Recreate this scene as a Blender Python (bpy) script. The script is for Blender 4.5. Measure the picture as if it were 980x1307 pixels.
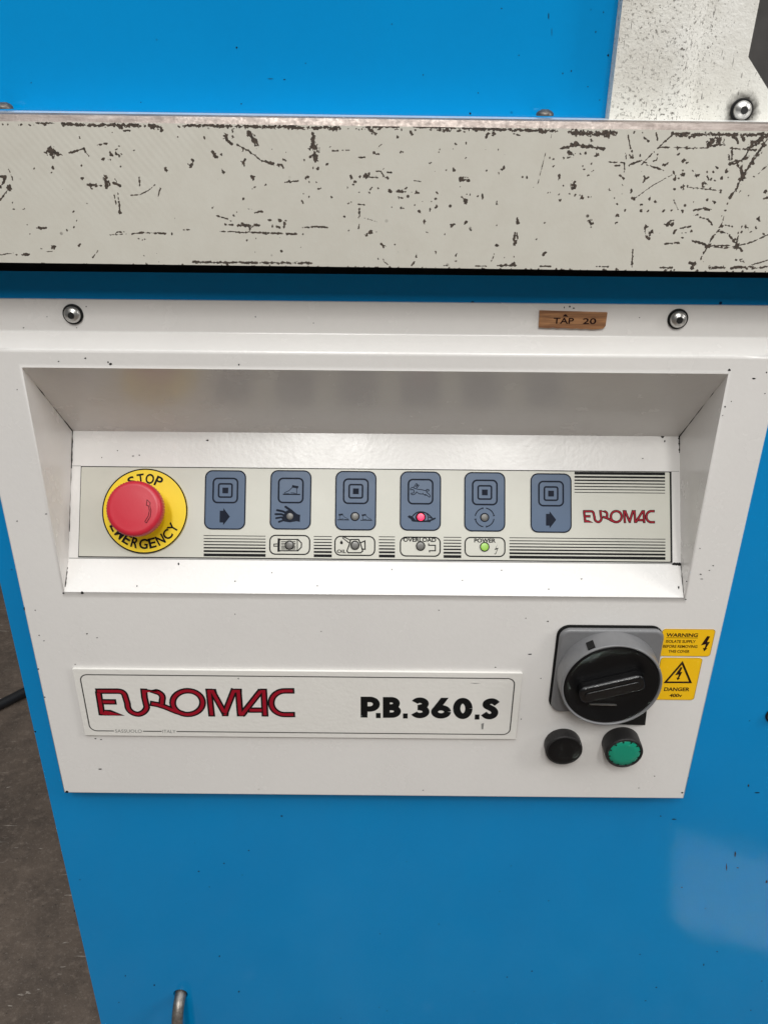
import bpy, bmesh, math, random
import numpy as np
from math import sin, cos, pi, radians, sqrt, atan2
from mathutils import Vector, Matrix, Quaternion

for o in list(bpy.data.objects): bpy.data.objects.remove(o)
scene = bpy.context.scene
COL = scene.collection
random.seed(7)

# ------------------------------------------------------------------ camera
FPX, PITCH, ROLL, DIST, CAMZ = 1096.0, radians(27.06), 0.0093, 0.52, 1.08   # focal length in photo pixels
FWD = Vector((0, cos(PITCH), -sin(PITCH))); UP0 = Vector((0, sin(PITCH), cos(PITCH))); RI0 = Vector((1, 0, 0))
RI = cos(ROLL) * RI0 + sin(ROLL) * UP0; UP = cos(ROLL) * UP0 - sin(ROLL) * RI0
CAM = Vector((0, -DIST, CAMZ))
cd = bpy.data.cameras.new('camera'); cam = bpy.data.objects.new('camera', cd); COL.objects.link(cam)
cd.sensor_fit = 'HORIZONTAL'; cd.sensor_width = 36; cd.lens = 36 * FPX / 980
cd.clip_start = 0.02; cd.clip_end = 100
M3 = Matrix((RI, UP, -FWD)).transposed().to_4x4(); M3.translation = CAM
cam.matrix_world = M3
scene.camera = cam

# ------------------------------------------------------------------ world, lamps, exposure
w = bpy.data.worlds.new('World'); scene.world = w; w.use_nodes = True
w.node_tree.nodes['Background'].inputs[0].default_value = (0.98, 1.0, 1.0, 1)
w.node_tree.nodes['Background'].inputs[1].default_value = 0.15

def area(name, loc, target, sx, sy, power, col, spread=180):
    l = bpy.data.lights.new(name, 'AREA'); l.shape = 'RECTANGLE'; l.size = sx; l.size_y = sy
    l.energy = power; l.color = col; l.spread = radians(spread)
    o = bpy.data.objects.new(name, l); COL.objects.link(o); o.location = loc
    o.rotation_euler = (Vector(target) - Vector(loc)).to_track_quat('-Z', 'Y').to_euler()
    return o
area('workshop_lamp', (-0.22, -1.8, 2.55), (-0.22, -1.5, 0), 0.18, 0.95, 31, (1, 0.985, 0.95))
area('workshop_lamp', (0.46, -1.8, 2.55), (0.46, -1.5, 0), 0.18, 0.95, 22, (1, 0.985, 0.95))
area('workshop_lamp', (2.3, -0.9, 2.1), (0.2, -0.1, 0.9), 0.5, 1.2, 26, (1, 0.98, 0.95))  # unseen side light from the right, as from a window, not overhead
area('overhead_fill', (-0.2, -1.1, 3.7), (-0.2, -1.1, 0), 5.0, 2.8, 115, (0.97, 0.99, 1))  # added soft overhead fill, stands in for a bright ceiling
area('floor_patch_lamp', (0.624, -0.302, 3.6), (0.624, -0.302, 0), 0.36, 0.15, 25, (0.62, 0.92, 1), spread=0.5).rotation_euler = (0, 0, radians(18))  # added narrow lamp; its floor patch reflects in the blue cabinet

scene.view_settings.view_transform = 'Standard'; scene.view_settings.look = 'None'
scene.view_settings.exposure = -0.17; scene.view_settings.gamma = 1; scene.view_settings.use_curve_mapping = False

# ------------------------------------------------------------------ pixel helpers (a pixel gives a direction; the plane gives the distance)
def ray(x, y): return FWD + RI * ((x - 490) / FPX) + UP * ((653.5 - y) / FPX)
class Frame:
    """a plane: origin, u axis, v axis, outward normal"""
    def __init__(s, o, eu, ev):
        s.o = Vector(o); s.eu = Vector(eu).normalized(); s.ev = Vector(ev).normalized(); s.n = s.eu.cross(s.ev)
    def P(s, u, v, h=0.0): return s.o + s.eu * u + s.ev * v + s.n * h
    def px(s, x, y, h=0.0):
        d = ray(x, y); o = s.o + s.n * h; t = (o - CAM).dot(s.n) / d.dot(s.n); q = CAM + d * t - o
        return (q.dot(s.eu), q.dot(s.ev))
def vplane(Y): return Frame((0, Y, 0), (1, 0, 0), (0, 0, 1))
FACE = vplane(0.0); FLANGE = vplane(0.012); BODY = vplane(0.014); BEAM = vplane(-0.020); UPPER = vplane(0.008); GUARD = vplane(0.002)
P1 = Vector((0, 0.066, 0.845)); P2 = Vector((0, 0.0185, 0.7645)); P3 = Vector((0, 0, 0.7453))
CONS = Frame(P2, (1, 0, 0), P1 - P2)

# ------------------------------------------------------------------ materials
class NT:
    def __init__(s, name):
        s.m = bpy.data.materials.new(name); s.m.use_nodes = True; s.t = s.m.node_tree
        s.b = s.t.nodes['Principled BSDF']
        s.co = s.t.nodes.new('ShaderNodeTexCoord').outputs['Object']
    def node(s, typ, **kw):
        n = s.t.nodes.new(typ)
        for k, v in kw.items():
            if k.startswith('i_'):
                n.inputs[k[2:].replace('_', ' ')].default_value = v
            else: setattr(n, k, v)
        return n
    def link(s, a, b): s.t.links.new(a, b)
    def scaled(s, sc):
        n = s.node('ShaderNodeMapping'); n.inputs['Scale'].default_value = sc; s.link(s.co, n.inputs['Vector']); return n.outputs[0]
    def noise(s, scale, detail=4, rough=.55, vec=None, dist=0):
        n = s.node('ShaderNodeTexNoise', i_Scale=scale, i_Detail=detail, i_Roughness=rough, i_Distortion=dist)
        s.link(vec or s.co, n.inputs['Vector']); return n.outputs['Fac']
    def voro(s, scale, vec=None, feat='F1'):
        n = s.node('ShaderNodeTexVoronoi', i_Scale=scale, feature=feat); s.link(vec or s.co, n.inputs['Vector']); return n
    def ramp(s, fac, a, b, lo=0., hi=1.):
        n = s.node('ShaderNodeMapRange'); n.inputs[1].default_value = a; n.inputs[2].default_value = b; n.inputs[3].default_value = lo; n.inputs[4].default_value = hi
        s.link(fac, n.inputs[0]); return n.outputs[0]
    def math(s, op, a, b):
        n = s.node('ShaderNodeMath', operation=op)
        for i, v in enumerate((a, b)):
            if isinstance(v, (int, float)): n.inputs[i].default_value = v
            else: s.link(v, n.inputs[i])
        return n.outputs[0]
    def mix(s, fac, a, b):
        n = s.node('ShaderNodeMix', data_type='RGBA')
        if isinstance(fac, (int, float)): n.inputs[0].default_value = fac
        else: s.link(fac, n.inputs[0])
        for i, v in ((6, a), (7, b)):
            if isinstance(v, tuple): n.inputs[i].default_value = (*v, 1)
            else: s.link(v, n.inputs[i])
        return n.outputs[2]
    def base(s, c):
        if isinstance(c, tuple): s.b.inputs['Base Color'].default_value = (*c, 1)
        else: s.link(c, s.b.inputs['Base Color'])
    def rough(s, r):
        if isinstance(r, (int, float)): s.b.inputs['Roughness'].default_value = r
        else: s.link(r, s.b.inputs['Roughness'])
    def bump(s, h, strength=.2, dist=.001, prev=None):
        n = s.node('ShaderNodeBump', i_Strength=strength, i_Distance=dist); s.link(h, n.inputs['Height'])
        if prev: s.link(prev, n.inputs['Normal'])
        s.link(n.outputs[0], s.b.inputs['Normal']); return n.outputs[0]
    def metal(s, v): s.b.inputs['Metallic'].default_value = v

def paint(name, col, col2, rough=.28, peel=.10, specks=.0, dirt=(.22, .19, .16), spec=.5):
    k = NT(name)
    c = k.mix(k.ramp(k.noise(5, 4), .3, .7), col, col2)
    fine = k.ramp(k.noise(160, 3, .6), .35, .75)
    c = k.mix(k.math('MULTIPLY', fine, .05), c, tuple(x * .6 for x in col))
    smear = k.ramp(k.noise(1, 2, .5, k.scaled((16, 16, 7)), .8), .45, .80)
    c = k.mix(k.math('MULTIPLY', smear, .05), c, tuple(x * .45 + .02 for x in col))
    if specks:
        v = k.voro(130)
        dot = k.ramp(v.outputs['Distance'], .10, .16, 1, 0)
        sep = k.node('ShaderNodeSeparateColor'); k.link(v.outputs['Color'], sep.inputs[0])
        sparse = k.math('GREATER_THAN', sep.outputs[0], 1 - specks)
        pat = k.ramp(k.noise(9, 2), .45, .6)
        c = k.mix(k.math('MULTIPLY', k.math('MULTIPLY', dot, sparse), pat), c, dirt)
    k.base(c); k.rough(k.math('ADD', k.ramp(k.noise(35, 4, .6), .2, .8, rough * .8, rough * 1.25), k.math('MULTIPLY', smear, .04)))
    k.bump(k.noise(330, 2, .5), peel, .0006); k.b.inputs['Specular IOR Level'].default_value = spec
    return k.m

def plain(name, col, rough=.5, metal=0., emit=0., var=.12, scale=300, bumps=0., spec=.5):
    k = NT(name); k.base(k.mix(k.math('MULTIPLY', k.ramp(k.noise(scale, 3), .3, .7), var * 4), col, tuple(x * (1 - var * 1.5) for x in col)))
    k.rough(k.ramp(k.noise(scale * .6, 3), .2, .8, rough * .85, min(1, rough * 1.15))); k.metal(metal); k.b.inputs['Specular IOR Level'].default_value = spec
    if bumps: k.bump(k.noise(scale * 3, 2), bumps, .0005)
    if emit:
        k.b.inputs['Emission Color'].default_value = (*col, 1); k.b.inputs['Emission Strength'].default_value = emit
    return k.m

WHITE = paint('white_cover_paint', (.755, .735, .71), (.72, .70, .68), .24, .13, .012)
BLUE = paint('blue_body_paint', (.0002, .245, .575), (.0002, .224, .54), .085, .05, .05, (.0, .03, .09), .30)

def chipped():
    k = NT('chipped_cream_beam_paint')
    at = k.node('ShaderNodeAttribute', attribute_name='wear').outputs['Fac']
    n = k.noise(720, 2, .5); big = k.ramp(k.noise(300, 2), .3, .7, .66, 1.14)
    m = k.math('ADD', k.math('MULTIPLY', at, big), k.ramp(n, .25, .75, -.42, .42))
    chip = k.ramp(m, .50, .54)
    # sparse tiny pinholes
    v = k.voro(170); sep = k.node('ShaderNodeSeparateColor'); k.link(v.outputs['Color'], sep.inputs[0])
    pin = k.math('MULTIPLY', k.ramp(v.outputs['Distance'], .12, .18, 1, 0), k.math('GREATER_THAN', sep.outputs[0], .93))
    chip = k.math('MAXIMUM', chip, k.math('MULTIPLY', pin, k.ramp(k.noise(22, 3), .46, .56)))
    c = k.mix(k.ramp(k.noise(4, 3), .3, .7), (.60, .58, .515), (.555, .535, .475))
    c = k.mix(k.math('MULTIPLY', k.ramp(k.noise(60, 5, .7), .4, .75), .22), c, (.44, .40, .33))
    # old diagonal milling marks showing through the paint
    mp = k.node('ShaderNodeMapping'); mp.inputs['Rotation'].default_value = (0, radians(38), 0); k.link(k.co, mp.inputs['Vector'])
    wv = k.node('ShaderNodeTexWave', i_Scale=95., i_Distortion=1.6, i_Detail=2.); k.link(mp.outputs[0], wv.inputs['Vector'])
    mill = k.math('MULTIPLY', wv.outputs['Fac'], k.ramp(k.noise(7, 2), .47, .62))
    c = k.mix(k.math('MULTIPLY', mill, .06), c, (.36, .33, .28))
    dark = k.mix(k.ramp(k.noise(700, 3), .3, .7), (.020, .016, .013), (.085, .060, .044))
    k.base(k.mix(chip, c, dark))
    k.rough(k.ramp(chip, 0, 1, .42, .62))
    b = k.bump(chip, -.5, .0005)
    b2 = k.bump(k.math('ADD', k.noise(500, 2), k.math('MULTIPLY', mill, .5)), .10, .0005, b)
    return k.m
CHIPPED = chipped()

def bare_steel():
    k = NT('worn_bare_steel_edge')
    n = k.noise(1, 5, .7, k.scaled((60, 300, 300)))
    c = k.mix(k.ramp(n, .3, .7), (.17, .135, .118), (.33, .285, .26))
    k.base(c); k.metal(.55); k.rough(k.ramp(k.noise(500, 3), .3, .7, .32, .55)); k.bump(k.noise(900, 3), .3, .0004)
    return k.m
BARE = bare_steel()
STEELTOP = plain('steel_top_painted_glint', (.74, .74, .73), .26, .25, var=.06, scale=80)  # whitish base colour paints in the bright reflection along the steel top

def guard_paint():
    k = NT('dirty_hammered_white_paint')
    c = k.mix(k.ramp(k.noise(12, 4), .3, .7), (.76, .75, .71), (.68, .665, .61))
    z = k.node('ShaderNodeSeparateXYZ'); k.link(k.co, z.inputs[0])
    grime = k.math('MULTIPLY', k.ramp(k.noise(26, 5, .7), .42, .72), k.ramp(k.noise(7, 3), .35, .65, .15, .8))
    c = k.mix(grime, c, (.36, .32, .26))
    sx = k.node('ShaderNodeSeparateXYZ'); k.link(k.co, sx.inputs[0]); dk = k.ramp(k.math('ADD', k.noise(620, 4, .75), k.ramp(sx.outputs[0], .17, .19, .02, -.055)), .58, .625)
    dk2 = k.math('MULTIPLY', dk, k.ramp(k.noise(30, 4, .7), .34, .60, .25, .95))
    c = k.mix(dk2, c, (.07, .06, .05))
    st = k.noise(1, 3, .6, k.scaled((900, 900, 120)))
    c = k.mix(k.ramp(st, .66, .70, 0, .8), c, (.06, .05, .045))
    dn = k.node('ShaderNodeVectorMath', operation='DISTANCE'); k.link(k.co, dn.inputs[0]); gq = vplane(.005).px(947, 141); dn.inputs[1].default_value = (gq[0], .005, gq[1])
    halo = k.math('ADD', dn.outputs['Value'], k.ramp(k.noise(260, 3), .2, .8, -.0018, .0018))
    c = k.mix(k.ramp(halo, .0062, .0105, .95, 0), c, (.03, .026, .02))
    k.base(c); k.rough(.36); k.bump(k.noise(520, 3, .6), .35, .0012); return k.m
GUARDM = guard_paint()

def floor_mat():
    k = NT('stained_workshop_concrete')
    c = k.mix(k.ramp(k.noise(3.5, 6, .7), .32, .68), (.20, .150, .115), (.085, .064, .050))
    c = k.mix(k.ramp(k.noise(24, 6, .75), .45, .7, 0, .65), c, (.055, .042, .034))
    c = k.mix(k.ramp(k.noise(70, 5, .75), .52, .68, 0, .55), c, (.25, .195, .155))
    c = k.mix(k.ramp(k.noise(210, 3, .7), .60, .68, 0, .4), c, (.33, .28, .235))
    c = k.mix(k.ramp(k.noise(160, 4, .7), .30, .38, .8, 0), c, (.03, .024, .02))
    sc = k.noise(1, 4, .6, k.scaled((18, 120, 1)), 1.2)
    c = k.mix(k.ramp(sc, .66, .70, 0, .7), c, (.50, .44, .38))
    k.base(c); k.rough(k.ramp(k.noise(9, 4), .3, .7, .42, .75)); k.bump(k.noise(45, 6, .7), .35, .006); return k.m
CONC = floor_mat()

def wood_mat():
    k = NT('brown_wood_grain_tag')
    n = k.noise(1, 5, .65, k.scaled((28, 100, 620)), .6)
    n2 = k.noise(1, 3, .5, k.scaled((12, 100, 190)), .4)
    c = k.mix(k.ramp(n2, .35, .65), (.46, .235, .105), (.19, .078, .038))
    c = k.mix(k.ramp(n, .40, .66, 0, .65), c, (.075, .030, .018))
    k.base(c); k.rough(.42); k.bump(n, .3, .0004); return k.m
WOOD = wood_mat()

BLACK = plain('black_print_ink', (.006, .006, .0065), .6, spec=.15)
GREYINK = plain('faded_grey_ink', (.22, .22, .21), .5)
RED = plain('red_print_ink', (.31, .005, .018), .5, spec=.2)
MAROON = plain('dark_brown_print_ink', (.018, .005, .006), .6, spec=.12)
NAVY = plain('navy_print_ink', (.006, .010, .022), .6, spec=.15)
KEYBLUE = plain('slate_blue_key_film', (.078, .120, .195), .36, var=.06, scale=150, spec=.3)
FILM = paint('cream_keypad_film', (.56, .55, .485), (.535, .525, .46), .30, .03)
PLATEM = paint('ivory_nameplate_plastic', (.76, .74, .70), (.73, .71, .67), .36, .30)
YELLOW = plain('yellow_disc_plastic', (.84, .60, .008), .34, var=.05, scale=60)
STICK = plain('amber_warning_sticker', (.90, .52, .004), .36, var=.05, scale=60)
REDK = plain('red_mushroom_plastic', (.50, .016, .034), .40, var=.05, scale=120, bumps=.06)
GREYP = plain('grey_switch_plastic', (.165, .165, .17), .38, var=.10, scale=200, bumps=.05)
BEZ = plain('light_grey_bezel_plastic', (.17, .17, .175), .38, var=.10, scale=200, bumps=.05)
BLKP = plain('black_glossy_plastic', (.005, .005, .0055), .34, var=.10, spec=.22)
GRIPM = plain('polished_black_grip', (.006, .006, .0065), .20, var=.3, scale=220, bumps=.5, spec=.5)
BLKM = plain('black_rubber', (.010, .010, .010), .65, var=.15, spec=.2)
DUSTK = plain('dusty_black_bezel', (.018, .017, .017), .5, var=.20, scale=600, bumps=.2, spec=.3)
GREEN = plain('green_button_plastic', (.003, .25, .155), .34, var=.06)
SCREW = plain('zinc_screw_steel', (.55, .54, .52), .33, .9, var=.20, scale=500)
DKSCREW = plain('oily_dark_bolt_steel', (.16, .145, .13), .42, .7, var=.25, scale=500)
SOCK = plain('dark_socket', (.01, .01, .01), .6)
CHIPM = plain('exposed_dark_primer', (.010, .010, .011), .7, spec=.05)
SEAM = plain('black_seam_gap', (.010, .009, .008), .8)
LEDOFF = plain('grey_unlit_lens', (.13, .125, .115), .3, var=.10)
LEDRED = plain('red_lit_lens', (.95, .03, .10), .3, emit=1.0)
LEDGRN = plain('green_lit_lens', (.25, .45, .07), .3, emit=.35)
PIPEM = plain('dull_conduit_steel', (.33, .30, .27), .38, .75, var=.30, scale=260, bumps=.5)
CABLEM = plain('black_cable_sheath', (.014, .014, .016), .5)
DARKST = plain('dark_grey_steel_block', (.085, .08, .078), .45, .4, var=.2, scale=60)
GRIME = plain('oily_grime', (.045, .038, .03), .6)

# ------------------------------------------------------------------ objects
def link(o, parent):
    COL.objects.link(o)
    if parent is not None:
        o.parent = parent
        q = parent; off = Vector((0, 0, 0))
        if parent.parent is None and parent.type == 'EMPTY': off = Vector(parent.location)
        o.location = -off
    return o
class MB:
    def __init__(s): s.v = []; s.f = []
    def poly(s, pts):
        i = len(s.v); s.v += [tuple(p) for p in pts]; s.f.append(tuple(range(i, i + len(pts)))); return s
    def build(s, name, mat, parent=None, smooth=False, label=None, bevel=0., segs=3, weld=False, kind=None):
        me = bpy.data.meshes.new(name); me.from_pydata(s.v, [], s.f)
        if weld:
            bm = bmesh.new(); bm.from_mesh(me); bmesh.ops.remove_doubles(bm, verts=bm.verts, dist=2e-6)
            bmesh.ops.recalc_face_normals(bm, faces=bm.faces); bm.to_mesh(me); bm.free()
        me.materials.append(mat)
        if smooth: me.polygons.foreach_set('use_smooth', [True] * len(me.polygons))
        o = bpy.data.objects.new(name, me); link(o, parent)
        if bevel:
            b = o.modifiers.new('bevel', 'BEVEL'); b.width = bevel; b.segments = segs; b.limit_method = 'ANGLE'; b.angle_limit = radians(35); b.harden_normals = True
            me.polygons.foreach_set('use_smooth', [True] * len(me.polygons))
        if label: o['label'] = label
        if kind: o['kind'] = kind
        return o
    # --- flat art on a frame, all in (u, v) metres
    def flat(s, fr, pts, h):
        a = sum(pts[i - 1][0] * pts[i][1] - pts[i][0] * pts[i - 1][1] for i in range(len(pts)))
        if a < 0: pts = pts[::-1]
        s.poly([fr.P(u, v, h) for u, v in pts]); return s
    def ribbon(s, fr, pts, wid, h, closed=False):
        dd = [pts[0]]
        for q in pts[1:]:
            if (Vector(q) - Vector(dd[-1])).length > 2e-5: dd.append(q)
        if closed and len(dd) > 2 and (Vector(dd[0]) - Vector(dd[-1])).length < 2e-5: dd.pop()
        pts = dd; n = len(pts); L = []; Rr = []
        for i in range(n):
            p = Vector(pts[i])
            a = Vector(pts[i - 1]) if (i > 0 or closed) else None
            b = Vector(pts[(i + 1) % n]) if (i < n - 1 or closed) else None
            d1 = (p - a).normalized() if a is not None else None
            d2 = (b - p).normalized() if b is not None else None
            if d1 is None: d1 = d2
            if d2 is None: d2 = d1
            n1 = Vector((-d1.y, d1.x)); n2 = Vector((-d2.y, d2.x)); m = n1 + n2
            m = m.normalized() if m.length > 1e-6 else n1
            k = min(1 / max(m.dot(n1), .35), 2.2) * wid / 2
            L.append(p + m * k); Rr.append(p - m * k)
        i0 = len(s.v)
        for l, r in zip(L, Rr): s.v.append(tuple(fr.P(l.x, l.y, h))); s.v.append(tuple(fr.P(r.x, r.y, h)))
        for i in range(n if closed else n - 1):
            j = (i + 1) % n; s.f.append((i0 + 2 * i, i0 + 2 * i + 1, i0 + 2 * j + 1, i0 + 2 * j))
        return s
    # --- solids on a frame
    def prism(s, fr, pts, h0, h1):
        a = sum(pts[i - 1][0] * pts[i][1] - pts[i][0] * pts[i - 1][1] for i in range(len(pts)))
        if a < 0: pts = pts[::-1]
        i = len(s.v); n = len(pts)
        s.v += [tuple(fr.P(u, v, h0)) for u, v in pts] + [tuple(fr.P(u, v, h1)) for u, v in pts]
        s.f.append(tuple(i + n + k for k in range(n))); s.f.append(tuple(i + n - 1 - k for k in range(n)))
        for k in range(n): s.f.append((i + k, i + (k + 1) % n, i + n + (k + 1) % n, i + n + k))
        return s
    def lathe(s, fr, c, prof, seg=64, rfun=None):
        """prof: list of (r, h)"""
        i = len(s.v); n = len(prof)
        for k in range(seg):
            a = 2 * pi * k / seg
            for j, (r, h) in enumerate(prof):
                rr = r if rfun is None else rfun(r, h, k, j)
                s.v.append(tuple(fr.P(c[0] + rr * cos(a), c[1] + rr * sin(a), h)))
        for k in range(seg):
            q = (k + 1) % seg
            for j in range(n - 1):
                s.f.append((i + k * n + j, i + q * n + j, i + q * n + j + 1, i + k * n + j + 1))
        if prof[-1][0] > 1e-7: s.f.append(tuple(i + k * n + n - 1 for k in range(seg)))
        return s
    def box(s, a, b):
        (x0, y0, z0), (x1, y1, z1) = a, b; i = len(s.v)
        s.v += [(x0, y0, z0), (x1, y0, z0), (x1, y1, z0), (x0, y1, z0), (x0, y0, z1), (x1, y0, z1), (x1, y1, z1), (x0, y1, z1)]
        for q in ((0, 3, 2, 1), (4, 5, 6, 7), (0, 1, 5, 4), (1, 2, 6, 5), (2, 3, 7, 6), (3, 0, 4, 7)): s.f.append(tuple(i + k for k in q))
        return s
    def tube(s, pts, r, seg=12, cap=True):
        pts = [Vector(p) for p in pts]; i0 = len(s.v); n = len(pts); ref = Vector((.3, .9, .2)).normalized()
        for i, p in enumerate(pts):
            t = (pts[min(i + 1, n - 1)] - pts[max(i - 1, 0)]).normalized()
            a = t.cross(ref).normalized(); b = t.cross(a)
            rr = r[i] if isinstance(r, (list, tuple)) else r
            for k in range(seg): s.v.append(tuple(p + a * (rr * cos(2 * pi * k / seg)) + b * (rr * sin(2 * pi * k / seg))))
        for i in range(n - 1):
            for k in range(seg):
                q = (k + 1) % seg; s.f.append((i0 + i * seg + k, i0 + i * seg + q, i0 + (i + 1) * seg + q, i0 + (i + 1) * seg + k))
        if cap:
            s.f.append(tuple(i0 + k for k in range(seg))[::-1]); s.f.append(tuple(i0 + (n - 1) * seg + k for k in range(seg)))
        return s

def rrect(x0, y0, x1, y1, r, seg=6):
    out = []
    for cx, cy, a0 in ((x1 - r, y1 - r, 0), (x0 + r, y1 - r, 90), (x0 + r, y0 + r, 180), (x1 - r, y0 + r, 270)):
        for k in range(seg + 1):
            a = radians(a0 + 90 * k / seg); out.append((cx + r * cos(a), cy + r * sin(a)))
    return out
def arc(cx, cy, rx, ry, a0, a1, n=16):
    return [(cx + rx * cos(radians(a0 + (a1 - a0) * k / n)), cy + ry * sin(radians(a0 + (a1 - a0) * k / n))) for k in range(n + 1)]
def circ(cx, cy, r, n=40): return arc(cx, cy, r, r, 0, 360, n)[:-1]
def smooth_line(pts, n=5):
    out = []; N = len(pts)
    for i in range(N - 1):
        p0 = pts[max(i - 1, 0)]; p1 = pts[i]; p2 = pts[i + 1]; p3 = pts[min(i + 2, N - 1)]
        for k in range(n):
            t = k / n
            out.append(tuple(.5 * (2 * p1[j] + (p2[j] - p0[j]) * t + (2 * p0[j] - 5 * p1[j] + 4 * p2[j] - p3[j]) * t * t + (3 * p1[j] - p0[j] - 3 * p2[j] + p3[j]) * t ** 3) for j in range(len(p1))))
    out.append(pts[-1]); return out

_tc = {}
def text_shape(txt, bold=0., shear=0.):
    key = (txt, bold, shear)
    if key not in _tc:
        cu = bpy.data.curves.new('t', 'FONT'); cu.body = txt; cu.offset = bold; cu.shear = shear; cu.resolution_u = 4; cu.fill_mode = 'FRONT'
        ob = bpy.data.objects.new('t', cu); COL.objects.link(ob); bpy.context.view_layer.update()
        me = bpy.data.meshes.new_from_object(ob.evaluated_get(bpy.context.evaluated_depsgraph_get()))
        v = [(q.co.x, q.co.y) for q in me.vertices]; f = [tuple(p.vertices) for p in me.polygons]
        bpy.data.objects.remove(ob); bpy.data.curves.remove(cu); bpy.data.meshes.remove(me)
        x0 = min(a for a, b in v); x1 = max(a for a, b in v); y0 = min(b for a, b in v); y1 = max(b for a, b in v)
        _tc[key] = ([((a - x0) / (x1 - x0), (b - y0) / (y1 - y0)) for a, b in v], f)
    return _tc[key]
def put_text(mb, fr, txt, x0, y0, x1, y1, h, bold=0., shear=0., fn=None):
    v, f = text_shape(txt, bold, shear); i = len(mb.v)
    for a, b in v:
        u, q = x0 + a * (x1 - x0), y0 + b * (y1 - y0)
        if fn: u, q = fn(u, q)
        mb.v.append(tuple(fr.P(u, q, h)))
    mb.f += [tuple(i + k for k in g) for g in f]
def text_px(mb, fr, txt, xl, yb, xr, yt, h, bold=0., shear=0.):
    """text fitted to the rectangle seen between two pixels (left bottom, right top)"""
    a = fr.px(xl, yb); b = fr.px(xr, yt); m = fr.px((xl + xr) / 2, (yb + yt) / 2); w2 = (fr.px(xr, (yb + yt) / 2)[0] - fr.px(xl, (yb + yt) / 2)[0]) / 2
    v0 = fr.px((xl + xr) / 2, yb)[1]; v1 = fr.px((xl + xr) / 2, yt)[1]
    put_text(mb, fr, txt, m[0] - w2, v0, m[0] + w2, v1, h, bold, shear)

# ------------------------------------------------------------------ floor
fl = MB()
N = 24
fl.poly([(-7, -7, 0), (7, -7, 0), (7, 7, 0), (-7, 7, 0)])
f = fl.build('floor', CONC); f['kind'] = 'structure'; f['label'] = 'stained brown workshop concrete floor'; 
cb = MB()
pp = smooth_line([(-1.02, .40, .0095), (-.86, .62, .0095), (-.735, .745, .0095), (-.60, .90, .0095), (-.40, 1.12, .0095), (-.1, 1.3, .0095)], 8)
cb.tube(pp, .0095, 12)
cable = cb.build('cable', CABLEM, None, True); cable['label'] = 'thick black cable lying on the brown concrete floor'; cable['category'] = 'cable'

# ------------------------------------------------------------------ the machine
mach = bpy.data.objects.new('punching_machine', None); mach.location = (0, .3, 0); COL.objects.link(mach)
mach['label'] = 'blue painted punching machine with cream chipped beam and white control cover'; mach['category'] = 'machine'

# lower cabinet: front sheet with a hole for the conduit, folded sides
XL, XR = -.2799, .62
HOLE = BODY.px(230.5, 1269.5); HR = .0071
b = MB()
ring = [(HOLE[0] + HR * cos(a), HOLE[1] + HR * sin(a)) for a in [2 * pi * k / 24 for k in range(24)]]
sq = []
x0, x1, z0, z1 = XL, HOLE[0] * 2 - XL, HOLE[1] - .08, HOLE[1] + .08
for k in range(24):
    a = 2 * pi * k / 24; c, s_ = cos(a), sin(a); t = min((((x1 - HOLE[0]) if c > 0 else (HOLE[0] - x0)) / abs(c)) if abs(c) > 1e-6 else 9, (.08 / abs(s_)) if abs(s_) > 1e-6 else 9)
    sq.append((HOLE[0] + c * t, HOLE[1] + s_ * t))
Yb = .014
for k in range(24):
    q = (k + 1) % 24
    # corner filled by a small triangle when the two rays end on different sides
    pa, pb = sq[k], sq[q]
    pts = [ring[k], pa]
    if abs(pa[0] - pb[0]) > 1e-6 and abs(pa[1] - pb[1]) > 1e-6:
        cx = x1 if max(pa[0], pb[0]) > HOLE[0] + .0 and abs(max(pa[0], pb[0]) - x1) < 1e-6 else x0
        cz = z1 if abs(max(pa[1], pb[1]) - z1) < 1e-6 else z0
        pts.append((cx, cz))
    pts += [pb, ring[q]]
    b.poly([(u, Yb, v) for u, v in pts])
    b.poly([(ring[q][0], Yb, ring[q][1]), (ring[q][0], Yb + .012, ring[q][1]), (ring[k][0], Yb + .012, ring[k][1]), (ring[k][0], Yb, ring[k][1])])
def q4(x0, z0, x1, z1, y): b.poly([(x0, y, z0), (x1, y, z0), (x1, y, z1), (x0, y, z1)])
ZB, ZT = .04, BODY.px(490, 350)[1]
OX0, OX1, OZ0, OZ1 = -.2400, .2300, .7000, .9300     # opening in the cabinet behind the recessed console
q4(x0, z1, XR, OZ0, Yb); q4(x0, OZ1, XR, ZT, Yb); q4(x0, OZ0, OX0, OZ1, Yb); q4(OX1, OZ0, XR, OZ1, Yb); q4(x0, ZB, XR, z0, Yb); q4(x1, z0, XR, z1, Yb)
b.poly([(XL, Yb, ZB), (XL, Yb, ZT), (XL, .75, ZT), (XL, .75, ZB)]); b.poly([(XR, Yb, ZB), (XR, .75, ZB), (XR, .75, ZT), (XR, Yb, ZT)])
b.poly([(XL, .75, ZB), (XL, .75, ZT), (XR, .75, ZT), (XR, .75, ZB)]); b.poly([(XL, Yb, ZB), (XL, .75, ZB), (XR, .75, ZB), (XR, Yb, ZB)])
b.build('cabinet', BLUE, mach, label='blue painted lower cabinet of sheet steel')
MB().box((XL + .03, .05, 0), (XR - .03, .72, .0395)).build('plinth', DARKST, mach)
MB().poly([(HOLE[0] - .02, Yb + .02, HOLE[1] - .02), (HOLE[0] + .02, Yb + .02, HOLE[1] - .02), (HOLE[0] + .02, Yb + .02, HOLE[1] + .02), (HOLE[0] - .02, Yb + .02, HOLE[1] + .02)]).build('hole_interior', SOCK, mach)

MB().box((XL + .002, .045, ZT - .03), (XR - .002, .70, 1.057)).build('gap_dark_box', DARKST, mach)  # dark box added to keep the shaded gap under the beam black
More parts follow.
